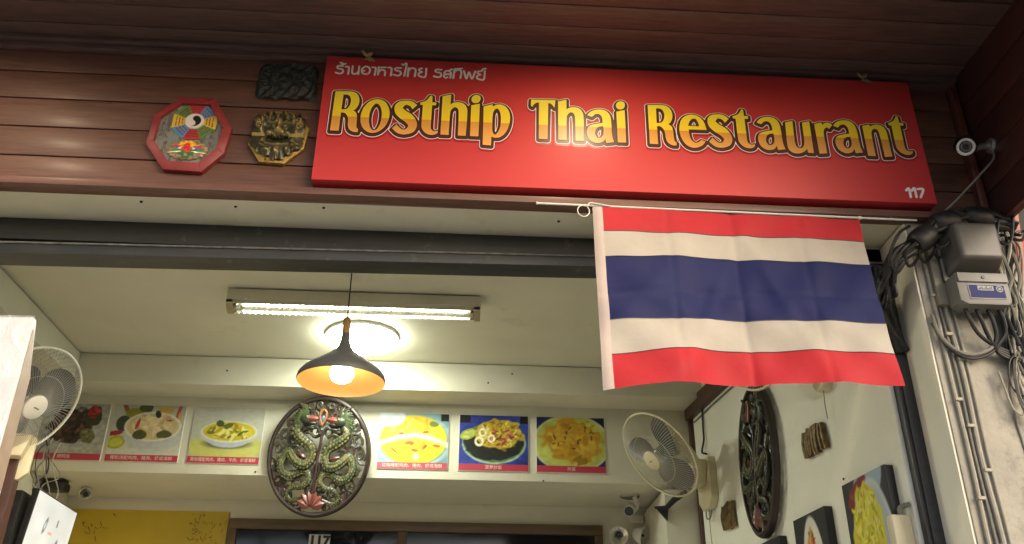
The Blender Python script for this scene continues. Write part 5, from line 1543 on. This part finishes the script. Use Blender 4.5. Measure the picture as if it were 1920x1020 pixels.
bk = thing('speaker_bracket', 'black angled steel bracket at the pilaster top below the cream fan', 'bracket', (1.22, 5.2, 2.9))
MB().tube([(1.135, 5.20, 2.838), (1.20, 5.195, 2.835), (1.25, 5.19, 2.882), (1.325, 5.185, 2.930)], [0.006, 0.015, 0.018, 0.014], 8).build('arm', BLACKPL, bk)
MB().prism([(1.14, 2.842), (1.215, 2.85), (1.205, 2.765)], 5.195, 5.219, T=T0).build('plate', BLACKPL, bk, bevel=0.002)

yb = thing('yellow_board', 'yellow menu board with faint handwriting on the back wall', 'menu board', (-1.9, 5.84, 2.0))
MB().box(-2.412, -1.412, 5.832, 5.8495, 1.9, 2.905).build('board', mat('mustard_paint', (0.44, 0.32, 0.018), 0.55, var=0.08, scale=4), yb, bevel=0.003)
INK = mat('dark_ink', (0.07, 0.055, 0.015), 0.6)
g_ = np.random.default_rng(9)
for (xa, za, n_) in ((-2.10, 2.87, 1), (-2.28, 2.80, 6), (-2.26, 2.75, 3), (-1.62, 2.87, 3), (-1.64, 2.825, 9), (-1.62, 2.775, 5), (-1.64, 2.735, 7)):
    mb = MB()
    for k in range(n_):
        for q in range(3):
            c = Vector((xa + k * 0.026, 5.830, za)) + Vector((g_.normal(0, .006), 0, g_.normal(0, .009)))
            mb.tube([c, c + Vector((g_.normal(0, .009), 0, g_.normal(0, .011)))], 0.0016, 4)
    mb.build('handwriting', INK, yb)

sc2 = thing('small_camera', 'small white camera head under the bulkhead above the yellow board', 'camera', (-2.23, 5.7, 2.985))
TS = frame((-2.225, 5.60, 2.945), (0.35, -0.80, -0.5))
MB().lathe([(0.0005, -0.09), (0.03, -0.08), (0.036, -0.02), (0.034, 0.0), (0.03, 0.003)], 20, T=TS).build('housing', WHITEPL, sc2)
MB().ball((0.004, -0.004, 0), (0.012, 0.016, 0.008), T=TS, n=14, m=8).build('lens', BLACKPL, sc2)
MB().tube([TS @ Vector((0, 0, -0.06)), (-2.23, 5.68, 2.986)], 0.012, 8).build('stem', WHITEPL, sc2)
rt_ = thing('router_box', 'black flat network box under the bulkhead beside the small camera', 'network box', (-2.36, 5.5, 2.985))
MB().box(-2.41, -2.275, 5.40, 5.50, 2.918, 2.968).build('body', BLACKPL, rt_, bevel=0.014, bseg=3)
MB().box(-2.40, -2.29, 5.41, 5.49, 2.968, 2.9855).build('mount', BLACKPL, rt_)

# ------------------------------------------------------------------ left side: post, board, screen, leads, wrapped box
po = tag(MB().box(-2.035, -1.985, 4.17, 4.23, 0.04, 2.86).build('brown_post', TRIMW, bevel=0.004), 'dark brown timber post behind the grey wall fan', 'post')
nbd = thing('notice_panel', 'pale panel with dark smudges standing behind the brown post', 'panel', (-2.2, 4.3, 0.04))
MB().box(-2.40, -2.036, 4.28, 4.30, 0.04, 3.0).build('board', mat('pale_panel', (0.50, 0.49, 0.42), 0.6, var=0.1, scale=5, dirt=((0.16, 0.10, 0.09), 9.0, 0.66)), nbd, bevel=0.003)
tv = thing('tilted_screen', 'tilted white screen in thin black frame at the left wall', 'screen', (-2.05, 4.75, 2.4))
A_, B_ = Vector((-2.0, 4.485, 2.697)), Vector((-2.0, 4.99, 2.697))
dn = Vector((-0.08, 0, -0.9968))
nrm_ = Vector((0.9968, 0, -0.08))
bb = [A_, B_, B_ + dn * 0.36, A_ + dn * 0.36]
vs = [p_ for p_ in bb] + [p_ - nrm_ * 0.03 for p_ in bb]
MB().add(vs, [(0, 1, 2, 3), (7, 6, 5, 4), (0, 4, 5, 1), (1, 5, 6, 2), (2, 6, 7, 3), (3, 7, 4, 0)]).build('frame', BLACKPL, tv, bevel=0.003)
p = Print(60, 60, (196, 200, 202), 1.0)
p.mottle(0.08, 5, 91).ell(0.35, 0.62, 0.03, 0.12, (90, 100, 120), rot=-0.2, inner=0.5, soft=0.3).ell(0.62, 0.72, 0.02, 0.06, (110, 116, 130)).ell(0.72, 0.42, 0.03, 0.10, (80, 90, 110), inner=0.4, soft=0.3).ell(0.5, 0.55, 0.06, 0.015, (206, 150, 140)).ell(0.8, 0.3, 0.04, 0.02, (150, 120, 90))
scr = put('display', p.mesh('display', lambda u, v: A_.lerp(B_, 0.012 + 0.976 * u) + dn * (0.36 - 0.006 - 0.348 * v) + nrm_ * 0.0012), None or vmat('screen_picture', 0.3, coat=0.3), tv)
MB().tube([Vector((-2.08, 4.74, 2.55)), Vector((-2.30, 4.74, 2.60)), Vector((-2.43, 4.74, 2.60))], 0.02, 8).build('wall_arm', BLACKPL, tv)
nt_ = MATS['screen_picture'].node_tree
bs_ = nt_.nodes['Principled BSDF']
nt_.links.new([n for n in nt_.nodes if n.type == 'ATTRIBUTE'][0].outputs['Color'], bs_.inputs['Emission Color'])
bs_.inputs['Emission Strength'].default_value = 0.22
cl_ = thing('lead_cluster', 'bundle of loose pale leads hanging above the tilted screen', 'cables', (-2.15, 4.6, 2.9))
g_ = np.random.default_rng(21)
for k in range(8):
    x_ = -2.10 + g_.uniform(-.06, .08)
    pts = [(x_ - 0.03, 4.75 + g_.uniform(-.06, .06), 3.02)]
    for q in range(1, 5):
        pts.append((x_ + g_.normal(0, .022), 4.72 + g_.uniform(-.08, .08), 3.02 - 0.09 * q))
    MB().tube(spline(pts, 5), g_.uniform(0.0022, 0.0042), 6).build('lead', (CABLEG, CABLEW, CABLEK)[k % 3], cl_)
MB().box(-2.20, -2.06, 4.45, 4.55, 2.40, 2.68).build('adaptor', BLACKPL, cl_, bevel=0.006)
MB().box(-2.155, -2.095, 4.425, 4.449, 2.60, 2.625).build('adaptor_label', CREAMPL, cl_)

wb = thing('wrapped_box', 'white box wrapped in clear plastic film beside the grey wall fan', 'box', (-1.62, 2.95, 2.4))
zt, zb_, xr = 2.888, 2.30, -1.452
vs = [(-1.95, 2.90, zt), (xr, 2.90, zt), (xr, 2.90, zb_), (-1.95, 2.90, zb_), (-1.95, 2.94, zt), (xr, 2.925, zt), (xr, 2.985, 2.70), (xr, 2.995, zb_), (-1.95, 2.995, zb_)]
MB().add(vs, [(0, 1, 2, 3), (0, 4, 5, 1), (1, 5, 6, 7, 2), (2, 7, 8, 3), (0, 3, 8, 4), (4, 8, 7, 6, 5)]).build('box', mat('white_card', (0.80, 0.86, 0.90), 0.5, var=0.05, scale=6, bump=0.15, bscale=12), wb, bevel=0.004)
m, nt, bs = _base('clear_film')
bs.inputs['Base Color'].default_value = (0.95, 0.95, 0.95, 1)
bs.inputs['Roughness'].default_value = 0.12
bs.inputs['Alpha'].default_value = 0.38
nz = nt.nodes.new('ShaderNodeTexNoise')
nz.inputs['Scale'].default_value = 14
nz.inputs['Detail'].default_value = 3
bpn = nt.nodes.new('ShaderNodeBump')
bpn.inputs['Strength'].default_value = 0.9
bpn.inputs['Distance'].default_value = 0.02
nt.links.new(nz.outputs[0], bpn.inputs['Height'])
nt.links.new(bpn.outputs[0], bs.inputs['Normal'])
n1, n2 = 40, 40
vs = [(-1.95 + (xr + 0.004 + 1.95) * i / n1, 2.8965 - 0.004 * abs(math.sin(i * .6 + 1.7 * math.sin(j * .35))), zt + 0.003 - (zt - zb_) * j / n2) for j in range(n2 + 1) for i in range(n1 + 1)]
MB().add(vs, [(j * (n1 + 1) + i, j * (n1 + 1) + i + 1, (j + 1) * (n1 + 1) + i + 1, (j + 1) * (n1 + 1) + i) for j in range(n2) for i in range(n1)]).build('plastic_film', m, wb)
MB().prism([(2.912, 2.85), (2.920, 2.85), (2.978, 2.70), (2.988, 2.32), (2.912, 2.32)], xr + 0.001, xr + 0.003, T=Matrix(((0, 0, 1, 0), (1, 0, 0, 0), (0, 1, 0, 0), (0, 0, 0, 1)))).build('brown_tape_side', mat('pinkish_card', (0.36, 0.27, 0.20), 0.5, var=0.15, scale=12), wb)
MB().box(-1.80, -1.74, 2.92, 2.97, zt - 0.02, 3.425).build('hanger', GREYM, wb)
